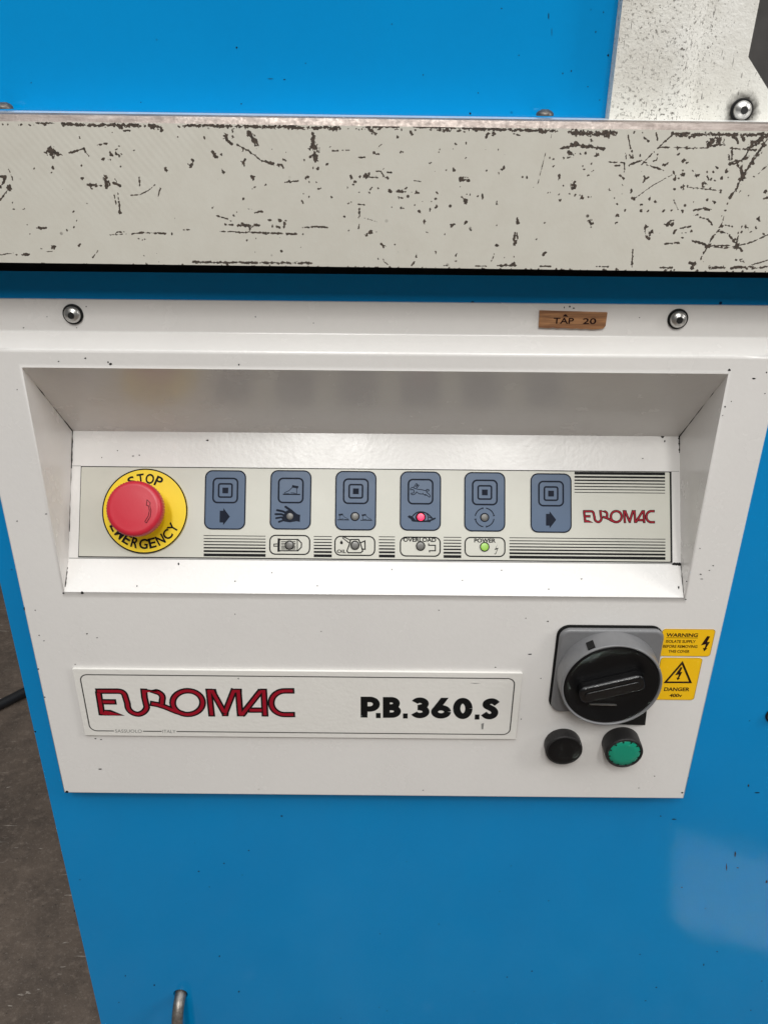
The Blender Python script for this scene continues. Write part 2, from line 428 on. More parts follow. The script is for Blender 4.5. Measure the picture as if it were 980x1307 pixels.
# upper blue frame plate
ub = MB()
UL, UR = -.55, GUARD.px(800, 60)[0]
ub.box((UL, .008, 1.050), (GUARD.px(940, 60)[0], .30, 1.75)).build('upper_frame', BLUE, mach, label='bright blue upper frame behind the beam', bevel=.002)

# work table beam: chamfered bare edge, chipped painted face
bl = BEAM
ztop = .5 * (bl.px(0, 147)[1] + bl.px(980, 160)[1]) + .0015; zch = ztop - .0042; zbot = .5 * (bl.px(0, 335)[1] + bl.px(980, 347)[1])
BX0, BX1 = -.55, .62
GX0, GX1, ST = -.235, .235, .00036
YF = -.020
# --- wear field, drawn as strokes in the photograph's coordinates and laid on the beam's face
ZONES = {'A': (0, 150), 'B': (245, 150), 'C': (490, 150), 'D': (730, 150)}
TILT = .0034   # the beam hangs a touch lower at its right end
strokes = []   # (points in (u,v), half width)
PXM = 1 / FPX * .52
def S(zone, pts, wd=6):
    ox, oy = ZONES[zone]; k = 250 / 980
    strokes.append(([(lambda q: (q[0], q[1] + TILT * q[0]))(bl.px(ox + x * k, oy + y * k)) for x, y in pts], wd * k * .5 * PXM))
dq = random.Random(3)
def Dt(zone, *pts):
    for x, y, r in pts:
        a_ = dq.uniform(0, 6.3); e_ = dq.uniform(.3, .8) * r
        S(zone, [(x - e_ * cos(a_), y - e_ * sin(a_)), (x + e_ * cos(a_), y + e_ * sin(a_))], dq.uniform(1.2, 1.75) * r)
# zone A
S('A', [(225, 172), (258, 160), (285, 180)], 24); S('A', [(255, 150), (260, 188)], 20); S('A', [(350, 175), (418, 153)], 9); S('A', [(420, 155), (432, 180), (446, 188)], 11)
S('A', [(488, 136), (534, 126)], 8); Dt('A', (398, 96, 6), (565, 73, 6), (305, 183, 6), (580, 172, 12), (596, 182, 10), (556, 182, 8), (515, 206, 8), (597, 142, 5), (408, 240, 5), (410, 302, 7), (265, 250, 6), (258, 272, 4), (172, 254, 5), (830, 256, 8), (962, 212, 8), (955, 238, 9), (945, 236, 6), (810, 65, 6), (603, 243, 4), (672, 162, 3), (314, 360, 4), (433, 428, 4), (367, 470, 5), (385, 515, 6), (370, 548, 4), (350, 560, 4), (334, 562, 4), (120, 457, 5), (62, 425, 5), (70, 455, 6), (137, 535, 4), (150, 580, 3), (394, 636, 8), (266, 642, 9), (268, 655, 7), (208, 655, 6), (860, 580, 4), (695, 605, 4), (712, 612, 4), (725, 608, 4), (720, 690, 4), (875, 502, 3), (890, 94, 4), (540, 208, 4), (552, 208, 4))
S('A', [(445, 338), (505, 338)], 14); S('A', [(455, 350), (462, 356)], 9); S('A', [(530, 300), (535, 345)], 20); S('A', [(545, 315), (548, 335)], 10); S('A', [(570, 325), (602, 342)], 12); S('A', [(575, 305), (585, 320)], 6)
S('A', [(588, 370), (600, 455), (605, 475)], 7); Dt('A', (602, 468, 9)); S('A', [(572, 388), (580, 430)], 6); S('A', [(697, 298), (700, 340)], 8)
S('A', [(655, 388), (700, 384), (745, 362), (775, 335)], 5); S('A', [(802, 350), (792, 392)], 7); S('A', [(45, 258), (64, 312)], 6)
S('A', [(0, 410), (48, 350)], 9); Dt('A', (45, 352, 10)); S('A', [(0, 292), (28, 292), (14, 330), (0, 345)], 12); S('A', [(185, 551), (230, 551)], 9); Dt('A', (195, 551, 8))
S('A', [(552, 586), (632, 582)], 6); S('A', [(585, 574), (622, 570)], 10); S('A', [(660, 580), (690, 576), (832, 577)], 7); S('A', [(700, 574), (825, 580)], 8); S('A', [(920, 560), (950, 560)], 8)
S('A', [(490, 665), (464, 700)], 5); S('A', [(0, 686), (70, 676)], 6); S('A', [(110, 684), (145, 684)], 11); S('A', [(75, 684), (85, 686)], 7); S('A', [(230, 670), (262, 668)], 4)
S('A', [(315, 30), (480, 38), (600, 36), (700, 38), (770, 42)], 14); S('A', [(755, 44), (800, 46)], 18); S('A', [(590, 40), (645, 40)], 18); S('A', [(620, 68), (645, 62)], 10); S('A', [(180, 26), (270, 26)], 7); S('A', [(920, 38), (980, 40)], 11)
# zone B
S('B', [(0, 38), (160, 40), (330, 44), (470, 44)], 14); S('B', [(470, 46), (620, 50), (740, 48)], 15); S('B', [(690, 50), (722, 58)], 18); S('B', [(860, 46), (975, 44)], 10); S('B', [(880, 48), (912, 78)], 18)
S('B', [(160, 88), (178, 112), (200, 132)], 13); Dt('B', (165, 92, 10), (205, 62, 8), (207, 96, 8), (254, 165, 8), (262, 212, 8), (256, 228, 9), (105, 172, 8), (116, 188, 10), (146, 184, 5), (158, 268, 8), (304, 296, 10), (308, 306, 7), (316, 345, 5), (302, 354, 4), (366, 337, 5), (404, 155, 4), (62, 100, 4), (4, 213, 8), (630, 253, 8), (606, 250, 6), (672, 235, 6), (690, 146, 5), (680, 182, 4), (562, 212, 6), (575, 298, 8), (586, 322, 5), (640, 354, 8), (622, 322, 3), (550, 420, 7), (585, 396, 4), (697, 395, 5), (260, 407, 7), (105, 448, 6), (224, 472, 4), (208, 488, 5), (276, 615, 6), (320, 602, 4), (448, 668, 6), (315, 672, 3), (390, 512, 7), (440, 515, 10), (432, 547, 11), (402, 542, 5), (556, 580, 4), (784, 428, 5), (797, 424, 4), (762, 494, 4), (785, 563, 4), (884, 576, 14), (925, 571, 4), (955, 642, 10), (930, 706, 4), (958, 710, 4), (777, 348, 6), (808, 338, 5), (815, 317, 7), (797, 297, 9), (840, 295, 5), (868, 293, 12), (882, 276, 6), (820, 272, 3), (896, 355, 6), (930, 355, 6), (886, 374, 5), (957, 255, 4), (927, 180, 6), (910, 175, 6), (128, 305, 3))
S('B', [(285, 75), (300, 92), (318, 122)], 24); Dt('B', (316, 120, 17), (292, 76, 12)); S('B', [(228, 135), (290, 170), (345, 212), (400, 225), (452, 235)], 8); S('B', [(350, 215), (400, 228), (450, 238)], 13); S('B', [(450, 232), (456, 252)], 9); S('B', [(455, 207), (468, 215)], 8)
S('B', [(606, 82), (608, 115)], 20); S('B', [(614, 140), (616, 165), (622, 205)], 24); Dt('B', (614, 155, 18), (594, 194, 6), (626, 210, 9)); S('B', [(700, 165), (730, 165)], 8); S('B', [(740, 162), (795, 161)], 4); S('B', [(832, 197), (865, 198)], 6); S('B', [(918, 180), (935, 182)], 8); S('B', [(948, 133), (928, 152)], 6)
S('B', [(915, 265), (945, 268), (965, 300), (978, 302)], 6); S('B', [(870, 296), (935, 300)], 6); S('B', [(465, 322), (530, 315)], 7); Dt('B', (492, 317, 8)); S('B', [(282, 455), (300, 458)], 4); S('B', [(315, 475), (352, 470)], 8); S('B', [(330, 470), (350, 468)], 7)
S('B', [(122, 490), (165, 502), (195, 516)], 7); S('B', [(165, 534), (205, 536)], 9); S('B', [(230, 540), (335, 538)], 11); S('B', [(250, 532), (300, 545)], 11); S('B', [(285, 535), (290, 555)], 9); S('B', [(465, 520), (462, 545)], 14); S('B', [(555, 548), (615, 546)], 8); S('B', [(625, 546), (680, 548)], 8)
S('B', [(138, 568), (215, 570)], 6); S('B', [(222, 572), (300, 574), (420, 580), (525, 582)], 9); S('B', [(230, 570), (524, 579)], 6); S('B', [(832, 432), (862, 434)], 7); S('B', [(835, 455), (838, 490)], 9); S('B', [(837, 532), (832, 555)], 8); S('B', [(860, 500), (925, 520)], 4); S('B', [(0, 723), (180, 724), (330, 725), (600, 727)], 11)
# zone C
S('C', [(0, 45), (75, 46)], 8); S('C', [(150, 46), (330, 50), (450, 54)], 8); S('C', [(450, 54), (600, 58), (740, 62), (850, 64)], 13); S('C', [(285, 58), (322, 60)], 18); S('C', [(510, 98), (520, 78), (560, 78)], 10); S('C', [(535, 85), (545, 90)], 9); S('C', [(650, 78), (680, 88)], 6); S('C', [(780, 66), (805, 70)], 14); S('C', [(935, 68), (980, 78)], 26)
Dt('C', (137, 75, 9), (68, 94, 6), (158, 58, 5), (402, 70, 4), (358, 128, 8), (410, 127, 5), (345, 156, 3), (83, 171, 5), (94, 171, 4), (230, 226, 5), (311, 260, 5), (350, 257, 7), (572, 158, 5), (606, 184, 4), (407, 203, 4), (511, 265, 5), (574, 277, 7), (598, 252, 9), (590, 258, 6), (692, 297, 5), (714, 297, 5), (750, 345, 6), (878, 296, 10), (848, 242, 6), (846, 208, 5), (830, 200, 4), (896, 337, 5), (950, 337, 14), (928, 380, 4), (875, 383, 5), (880, 412, 6), (898, 199, 5), (928, 184, 14), (940, 184, 12), (30, 367, 9), (140, 372, 4), (165, 374, 9), (82, 400, 9), (85, 450, 5), (96, 452, 4), (38, 445, 4), (155, 437, 6), (236, 419, 5), (262, 440, 11), (232, 458, 9), (178, 468, 7), (192, 419, 3), (264, 377, 8), (262, 406, 7), (284, 390, 4), (203, 520, 6), (411, 522, 8), (432, 560, 5), (303, 582, 4), (215, 573, 5), (564, 425, 9), (405, 412, 12), (408, 424, 9), (390, 397, 6), (410, 383, 5), (430, 384, 5), (468, 393, 5), (565, 640, 8), (803, 527, 7), (803, 680, 9), (161, 689, 8), (361, 686, 6), (358, 718, 5), (2, 641, 7), (55, 635, 4), (762, 608, 4), (70, 670, 3), (380, 346, 4), (820, 375, 4), (830, 375, 4), (650, 695, 4))
S('C', [(382, 308), (425, 310)], 18); S('C', [(150, 314), (186, 318)], 5); S('C', [(65, 367), (110, 368)], 11); S('C', [(92, 362), (116, 350)], 9); S('C', [(0, 292), (20, 302)], 9); S('C', [(15, 272), (38, 273)], 6); S('C', [(492, 378), (493, 408)], 8); S('C', [(330, 536), (352, 532)], 10); S('C', [(335, 545), (345, 540)], 9)
S('C', [(666, 500), (670, 530)], 11); S('C', [(662, 505), (664, 530)], 6); S('C', [(655, 575), (650, 605), (655, 635)], 9); S('C', [(665, 575), (668, 605), (658, 630)], 7); Dt('C', (654, 630, 10)); S('C', [(552, 680), (535, 722)], 8); S('C', [(258, 670), (260, 684)], 8); S('C', [(840, 70), (832, 110)], 4); S('C', [(808, 175), (765, 345)], 2.6); S('C', [(885, 152), (940, 142), (965, 130), (980, 140)], 10)
S('C', [(570, 740), (665, 738)], 12); S('C', [(640, 733), (655, 728)], 10); S('C', [(140, 738), (152, 722)], 8); S('C', [(295, 740), (315, 740)], 7); S('C', [(780, 742), (835, 744)], 8); S('C', [(20, 735), (0, 720)], 5); S('C', [(450, 742), (510, 742)], 6)
# zone D
S('D', [(0, 75), (110, 80), (215, 74)], 22); S('D', [(130, 84), (180, 88)], 18); S('D', [(0, 130), (45, 138), (100, 145), (158, 155)], 15); S('D', [(20, 130), (60, 142)], 18); Dt('D', (98, 112, 8), (125, 184, 12), (52, 240, 5), (60, 258, 5), (95, 230, 5), (103, 267, 7), (78, 289, 7), (10, 338, 12), (16, 387, 8), (50, 393, 11), (86, 396, 7), (68, 178, 6), (40, 180, 5), (93, 526, 14), (224, 430, 7), (212, 402, 5), (185, 357, 7), (226, 490, 8), (222, 525, 6), (265, 463, 5), (240, 290, 5), (256, 303, 6), (252, 336, 4), (295, 367, 7), (307, 402, 8), (312, 410, 6), (347, 435, 7), (346, 467, 8), (378, 467, 7), (416, 415, 8), (388, 405, 10), (362, 302, 9), (360, 318, 6), (378, 300, 6), (457, 467, 7), (512, 357, 7), (553, 348, 11), (578, 345, 6), (606, 352, 5), (625, 352, 4), (662, 328, 9), (655, 342, 6), (680, 302, 12), (694, 308, 8), (628, 290, 10), (715, 312, 6), (748, 302, 8), (778, 304, 6), (725, 247, 8), (773, 266, 9), (706, 270, 5), (675, 270, 6), (688, 262, 4), (556, 285, 10), (530, 302, 6), (605, 266, 5), (552, 262, 6), (470, 232, 9), (560, 216, 8), (575, 222, 5), (530, 182, 5), (425, 110, 5), (690, 354, 5), (720, 362, 5), (742, 368, 7), (710, 420, 8), (675, 410, 6), (608, 422, 4), (777, 430, 6), (552, 467, 6), (768, 462, 4), (748, 490, 4), (500, 462, 5), (512, 571, 9), (490, 526, 14), (500, 535, 8), (600, 568, 8), (565, 575, 7), (550, 582, 5), (555, 600, 5), (372, 545, 12), (395, 575, 12), (380, 602, 11), (934, 507, 10), (920, 550, 8), (870, 550, 9), (850, 545, 6), (830, 575, 5), (848, 572, 5), (815, 608, 6), (892, 572, 5), (960, 580, 5), (820, 712, 5), (850, 714, 11), (840, 720, 6), (968, 370, 9), (974, 398, 12), (882, 388, 4), (840, 370, 5), (910, 295, 5))
S('D', [(278, 70), (292, 155)], 6); S('D', [(262, 228), (262, 270)], 7); S('D', [(175, 220), (258, 225)], 6); S('D', [(215, 240), (240, 238)], 8); S('D', [(300, 165), (305, 200)], 8); S('D', [(290, 190), (296, 195)], 10); S('D', [(340, 178), (340, 192)], 7); S('D', [(268, 178), (270, 205)], 6); S('D', [(285, 237), (350, 213), (372, 225)], 9); S('D', [(345, 235), (440, 140), (500, 85)], 7); S('D', [(428, 180), (424, 210), (408, 215)], 7); S('D', [(420, 75), (430, 112)], 6); S('D', [(360, 98), (386, 118)], 8); S('D', [(372, 235), (458, 262)], 7)
S('D', [(318, 400), (400, 340), (500, 285)], 4.5); S('D', [(505, 268), (515, 285), (518, 315)], 10); S('D', [(505, 265), (520, 290)], 6); S('D', [(440, 148), (480, 146), (600, 152), (680, 150)], 5); Dt('D', (473, 148, 7), (527, 153, 8), (572, 150, 8), (610, 152, 5)); S('D', [(508, 410), (530, 460)], 6); S('D', [(585, 347), (745, 366)], 4)
S('D', [(500, 78), (640, 84), (760, 84), (980, 84)], 15); S('D', [(530, 88), (610, 94)], 14); S('D', [(690, 125), (735, 100)], 34); S('D', [(700, 138), (745, 128)], 22); S('D', [(735, 90), (750, 130)], 20); S('D', [(800, 85), (830, 120)], 14); S('D', [(850, 90), (862, 112)], 14); S('D', [(900, 130), (975, 95)], 22); S('D', [(940, 100), (980, 90)], 30)
S('D', [(975, 110), (930, 170), (880, 250), (845, 310), (790, 402)], 14); S('D', [(960, 130), (900, 225)], 20); S('D', [(800, 155), (800, 220), (845, 215), (878, 200)], 11); S('D', [(785, 185), (790, 235), (830, 222)], 10); S('D', [(795, 152), (880, 158), (930, 160)], 10); S('D', [(830, 240), (850, 270), (850, 310)], 12); S('D', [(850, 238), (838, 262)], 10); S('D', [(980, 235), (930, 280)], 6); S('D', [(880, 150), (930, 130)], 12); S('D', [(860, 200), (890, 150)], 9)
S('D', [(840, 305), (862, 300)], 14); S('D', [(610, 463), (645, 456)], 9); S('D', [(660, 452), (690, 465)], 12); S('D', [(612, 488), (630, 484)], 12); S('D', [(640, 496), (680, 508), (702, 538)], 8); S('D', [(540, 553), (595, 543)], 8); S('D', [(735, 550), (760, 536), (800, 545)], 7); Dt('D', (750, 537, 10)); S('D', [(735, 567), (780, 580), (820, 630), (848, 668)], 10); S('D', [(832, 590), (815, 640)], 6); S('D', [(760, 490), (750, 530)], 4); S('D', [(735, 560), (700, 600), (680, 640), (642, 705)], 9); S('D', [(600, 615), (680, 638)], 11); S('D', [(680, 640), (760, 652), (830, 640), (900, 622), (980, 585)], 7); S('D', [(700, 640), (790, 640)], 7); Dt('D', (680, 640, 14), (822, 640, 14))
S('D', [(465, 630), (538, 625)], 9); S('D', [(364, 550), (370, 595)], 7); S('D', [(398, 565), (380, 605)], 10); S('D', [(303, 660), (300, 745)], 8); S('D', [(590, 726), (615, 732), (600, 750)], 16); S('D', [(980, 712), (900, 735)], 7); S('D', [(690, 748), (760, 750)], 14); S('D', [(800, 752), (860, 745), (880, 755)], 14); S('D', [(900, 755), (975, 745)], 9); S('D', [(880, 745), (905, 750)], 9); S('D', [(120, 745), (180, 745)], 7); S('D', [(440, 750), (500, 750)], 8)
rnd = random.Random(5)
for i in range(40):
    xx = 980 * (rnd.random() ** .55); yy = rnd.uniform(165, 338); r = rnd.choice((1.6, 2, 2.4, 3, 3.6))
    if xx > 730 and rnd.random() < .5 and yy > 250: continue
    Dt('A', (xx / .2551, (yy - 150) / .2551, r))
for i in range(110):   # ragged lower and upper arris
    xx = rnd.uniform(-10, 990); r = rnd.choice((3, 4, 5, 7)); Dt('A', (xx / .2551, ((336 + .011 * xx) - 150) / .2551, r))
    xx = rnd.uniform(-10, 990); r = rnd.choice((3, 4, 5, 6)); Dt('A', (xx / .2551, ((158.5 + .0125 * xx) - 150) / .2551, r))

nx = int((GX1 - GX0) / ST) + 1; nz = int((zch - zbot) / ST) + 1
gx = np.linspace(GX0, GX1, nx); gz = np.linspace(zbot, zch, nz)
wear = np.zeros((nz, nx), np.float32)
for pts, hw in strokes:
    fade = max(hw, .0004) * 1.9
    for i in range(len(pts) - 1):
        (ax, az), (bx, bz) = pts[i], pts[i + 1]
        m = fade + .0006
        i0, i1 = np.searchsorted(gx, (min(ax, bx) - m, max(ax, bx) + m)); k0, k1 = np.searchsorted(gz, (min(az, bz) - m, max(az, bz) + m))
        if i1 <= i0 or k1 <= k0: continue
        X, Z = np.meshgrid(gx[i0:i1], gz[k0:k1]); dx, dz = bx - ax, bz - az; L2 = dx * dx + dz * dz + 1e-14
        t = np.clip(((X - ax) * dx + (Z - az) * dz) / L2, 0, 1)
        d = np.hypot(X - ax - t * dx, Z - az - t * dz)
        val = np.clip(1.0 - .5 * d / max(hw, .00022), 0, 1)
        wear[k0:k1, i0:i1] = np.maximum(wear[k0:k1, i0:i1], val)
me = bpy.data.meshes.new('painted_face')
X, Z = np.meshgrid(gx, gz); co = np.stack([X, np.full_like(X, YF), Z], -1).reshape(-1, 3).astype(np.float32)
idx = np.arange(nx * nz).reshape(nz, nx)
quads = np.stack([idx[:-1, :-1], idx[:-1, 1:], idx[1:, 1:], idx[1:, :-1]], -1).reshape(-1, 4)
me.vertices.add(nx * nz); me.vertices.foreach_set('co', co.ravel())
me.loops.add(quads.size); me.loops.foreach_set('vertex_index', quads.ravel().astype(np.int32))
me.polygons.add(len(quads)); me.polygons.foreach_set('loop_start', np.arange(0, quads.size, 4, dtype=np.int32))
me.update(calc_edges=True)
a = me.attributes.new('wear', 'FLOAT', 'POINT'); a.data.foreach_set('value', wear.ravel())
me.materials.append(CHIPPED)
bc = MB()   # rest of the beam
YR = .0075
def bq(*p): bc.poly(p)
for xa, xb in ((BX0, GX0), (GX1, BX1)): bq((xa, YF, zbot), (xb, YF, zbot), (xb, YF, zch), (xa, YF, zch))
bq((BX0, YF, zbot), (BX0, YF, zch), (BX0, YF + .003, ztop), (BX0, YR, ztop), (BX0, YR, zbot)); bq((BX1, YF, zch), (BX1, YF, zbot), (BX1, YR, zbot), (BX1, YR, ztop), (BX1, YF + .003, ztop))
bq((BX0, YR, zbot), (BX1, YR, zbot), (BX1, YF, zbot), (BX0, YF, zbot)); bq((BX0, YR, zbot), (BX0, YR, ztop), (BX1, YR, ztop), (BX1, YR, zbot))
beam = bc.build('table_beam', CHIPPED, mach, label='thick cream beam with chipped paint along the table front')
link(bpy.data.objects.new('painted_face', me), beam)['label'] = 'cream painted front face covered in dark chips and scratches'
ch = MB(); n = 120
for i in range(n):
    xa = BX0 + (BX1 - BX0) * i / n; xb = BX0 + (BX1 - BX0) * (i + 1) / n
    ch.poly([(xa, YF, zch), (xb, YF, zch), (xb, YF + .0015, ztop - .0008), (xa, YF + .0015, ztop - .0008)]); ch.poly([(xa, YF + .0015, ztop - .0008), (xb, YF + .0015, ztop - .0008), (xb, YF + .004, ztop), (xa, YF + .004, ztop)])
ch.build('worn_edge', BARE, beam, smooth=True, weld=False, label='bare worn steel edge along the top of the beam')
MB().poly([(BX0, YF + .004, ztop), (BX1, YF + .004, ztop), (BX1, YR, ztop), (BX0, YR, ztop)]).build('top_face', STEELTOP, beam)

# ------------------------------------------------------------------ screws
def button_screw(fr, c, r, parent, washer=True, name='button_head_screw', label=None, rot=.3, mat=None):
    m = MB(); hs = r * .62
    prof = [(r, 0), (r, r * .12)] + [(r * cos(a) * .98 + .02 * r, r * .12 + hs * .9 * sin(a)) for a in [radians(q) for q in (12, 25, 38, 50, 62)]]
    prof = [(rr, h + .0012) for rr, h in prof] + [(r * .42, r * .12 + hs * .88 + .0012), (r * .40, r * .12 + hs * .86 + .0012), (r * .40, .0025)]
    m.lathe(fr, c, prof, 40)
    o = m.build(name, mat or SCREW, parent, smooth=True, label=label)
    if washer: MB().lathe(fr, c, [(r * 1.22, 0), (r * 1.22, .0010), (r * 1.12, .0014), (r * .9, .0014)], 40).build('washer', BLKM, o, smooth=False)
    MB().flat(fr, [(c[0] + r * .41 * cos(rot + k * pi / 3), c[1] + r * .41 * sin(rot + k * pi / 3)) for k in range(6)], r * .12 + hs * .84 + .0012).build('hex_socket', SOCK, o)
    return o
button_screw(FLANGE, FLANGE.px(93.5, 400.5), .0052, mach, label='steel button head screw at the plain end of the cover flange')
button_screw(FLANGE, FLANGE.px(864.5, 406.5), .0052, mach, label='steel button head screw beside the wooden tag')
button_screw(BODY, BODY.px(988, 913), .0058, mach, label='steel screw in the blue cabinet beside the control cover')
for q in ((2, 0.0), (690, .0)):
    top = Frame((0, 0, ztop), (1, 0, 0), (0, 1, 0)); xx = BEAM.px(q[0], 150)[0] * (.52 + .000) / .48
    xx = (q[0] - 490) / FPX * (FWD.dot(Vector((0, .52 - .002, ztop - CAMZ))))
    button_screw(top, (xx, -.0025), .0048, beam, washer=False, name='bolt_head', mat=DKSCREW, label='small bolt head standing on the beam top')

for o_ in [beam] + list(beam.children) + [c2 for c1 in beam.children for c2 in c1.children]:
    for v_ in o_.data.vertices: v_.co.z -= TILT * v_.co.x
# ------------------------------------------------------------------ white guard plate with folded ridge, upper right
gp = MB()
gl_t = GUARD.px(790, 0); gl_b = GUARD.px(777, 152); ztopg = 1.32; zb = 1.0560
r1, r2, r3 = (GUARD.px(877, 0)[0] + GUARD.px(861, 150)[0]) / 2, (GUARD.px(902, 0)[0] + GUARD.px(886, 150)[0]) / 2, 0
xg = .5 * (gl_t[0] + gl_b[0]); K = GUARD.px(957.5, 72); K0 = GUARD.px(972, 0); K1 = GUARD.px(985, 117)
def gpt(x, z): return (x, .003 if x <= r1 + 1e-9 else (.003 - .005 if x >= r2 - 1e-9 else .003), z)
slope = (K1[1] - K[1]) / (K1[0] - K[0])
outl = [(K[0], K[1]), (K[0] + .14, K[1] + slope * .14)] if K[1] + slope * .14 > zb else [(K[0], K[1]), (K[0] + (zb - K[1]) / slope, zb)]
zend = outl[1][1]; xend = outl[1][0]
TH = .0045
def solid_poly(mb, pts, y0, y1):
    fr = Frame((0, y1, 0), (1, 0, 0), (0, 0, 1)); mb.prism(fr, pts, 0, y1 - y0)
solid_poly(gp, [(xg, zb), (r1, zb), (r1, ztopg), (xg, ztopg)], -.002, .0075)
i = len(gp.v)
gp.poly([(r1, -.002, zb), (r2, .005, zb), (r2, .005, ztopg), (r1, -.002, ztopg)])
solid_poly(gp, [(r2, zb), (xend, zb), (K[0], K[1]), (K[0] + .006, ztopg), (r2, ztopg)], .005, .0078)
guard = gp.build('guard_plate', GUARDM, mach, label='speckled dirty white guard plate with a vertical fold', weld=True)
G2 = vplane(.005)
button_screw(G2, G2.px(946, 140), .0050, guard, name='guard_screw', label='grimy button head screw in the guard plate')
MB().box((K[0] - .012, .009, zb), (K[0] + .30, .20, ztopg)).build('steel_block', DARKST, mach, bevel=.002, label='dark grey steel block behind the guard plate')

# ------------------------------------------------------------------ white control cover
cx = [-.2598, -.2286, .2157, .2476]
prof = [(.0139, .9540), (.012, .9540), (.012, .9338), (0, .9252), (0, .9150), (0, .7453), (0, .5529), (.0137, .5529)]
bm = bmesh.new(); V = {}
def vert(x, y, z):
    k = (round(x, 5), round(y, 5), round(z, 5))
    if k not in V: V[k] = bm.verts.new((x, y, z))
    return V[k]
def face(*p):
    return bm.faces.new([vert(*q) for q in p])
for i in range(len(prof) - 1):
    (ya, za), (yb, zb_) = prof[i], prof[i + 1]
    for j in range(3):
        if i == 4 and j == 1: continue
        face((cx[j], yb, zb_), (cx[j + 1], yb, zb_), (cx[j + 1], ya, za), (cx[j], ya, za))
sidep = [(.012, .9338), (0, .9252), (0, .9150), (0, .7453), (0, .5529), (.0137, .5529), (.0137, .9338)]
face(*[(cx[0], y, z) for y, z in sidep]); face(*[(cx[3], y, z) for y, z in sidep[::-1]])
xl, xr = cx[1], cx[2]; ins = .0
y1_, z1_, y2_, z2_ = P1.y, P1.z, P2.y, P2.z
face((xl, y1_, z1_), (xr, y1_, z1_), (xr, 0, .915), (xl, 0, .915))
face((xl, y2_, z2_), (xr, y2_, z2_), (xr, y1_, z1_), (xl, y1_, z1_))
face((xl, 0, .7453), (xr, 0, .7453), (xr, y2_, z2_), (xl, y2_, z2_))
face((xl, 0, .7453), (xl, y2_, z2_), (xl, y1_, z1_), (xl, 0, .915)); face((xr, 0, .915), (xr, y1_, z1_), (xr, y2_, z2_), (xr, 0, .7453))
bmesh.ops.recalc_face_normals(bm, faces=bm.faces)
bw = bm.edges.layers.float.new('bevel_weight_edge')
for e in bm.edges:
    a, b_ = e.verts[0].co, e.verts[1].co
    def both(fn): return fn(a) and fn(b_)
    nr = lambda q, v: abs(q - v) < 1e-5
    if both(lambda p: nr(p.z, .9338) and nr(p.y, .012)) and not nr(a.x, b_.x): e[bw] = .35
    elif both(lambda p: nr(p.z, .9252)) and not nr(a.x, b_.x): e[bw] = .6
    elif both(lambda p: nr(p.z, .5529) and nr(p.y, 0)): e[bw] = .5
    elif both(lambda p: nr(p.y, 0) and (nr(p.x, cx[0]) or nr(p.x, cx[3]))) and nr(a.x, b_.x): e[bw] = .45
    elif both(lambda p: nr(p.z, .915) and nr(p.y, 0) and xl - 1e-5 < p.x < xr + 1e-5): e[bw] = .55
    elif both(lambda p: nr(p.z, .7453) and nr(p.y, 0) and xl - 1e-5 < p.x < xr + 1e-5): e[bw] = 1.0
    elif both(lambda p: nr(p.y, 0) and (nr(p.x, xl) or nr(p.x, xr)) and .74 < p.z < .92) and nr(a.x, b_.x): e[bw] = .5
me = bpy.data.meshes.new('control_cover'); bm.to_mesh(me); bm.free(); me.materials.append(WHITE)
me.polygons.foreach_set('use_smooth', [True] * len(me.polygons)); me.set_sharp_from_angle(angle=radians(12))
cover = link(bpy.data.objects.new('control_cover', me), mach); cover['label'] = 'white folded sheet metal control cover with sloped recess'
bv = cover.modifiers.new('bevel', 'BEVEL'); bv.width = .0028; bv.segments = 4; bv.limit_method = 'WEIGHT'; bv.harden_normals = True; bv.use_clamp_overlap = True

# black seams where the folded recess walls meet
def seam(a, b_, r, jit, seed):
    q = random.Random(seed); n = 14; a = Vector(a); b_ = Vector(b_); pts = []; rr = []
    for i in range(n + 1):
        t = i / n; pts.append(a.lerp(b_, t) + Vector((q.uniform(-1, 1), 0, q.uniform(-1, 1))) * jit); rr.append(r * q.uniform(.5, 1.25))
    m = MB(); m.tube(pts, rr, 6); m.build('seam', SEAM, cover)
seam((xl, .002, .9138), (xl, y1_, z1_), .0006, .00012, 1); seam((xr, .002, .9138), (xr, y1_, z1_), .0006, .00012, 2)
seam((xl, y1_, z1_), (xl, y1_ - .014, z1_ - .0237), .0007, .0002, 3); seam((xl, y2_ + .001, z2_), (xl, .004, .7495), .0006, .00012, 4)
seam((xr, y1_, z1_), (xr, y1_ - .006, z1_ - .0102), .0008, .0003, 5); seam((xr - .006, y2_, z2_ + .0005), (xr, y2_, z2_), .0011, .0002, 6)
seam((xr, y2_, z2_), (xr, .001, .7465), .00035, .0002, 7); seam((xl, y1_ - .014, z1_ - .0237), (xl, y2_ + .01, z2_ + .017), .0003, .0002, 8)

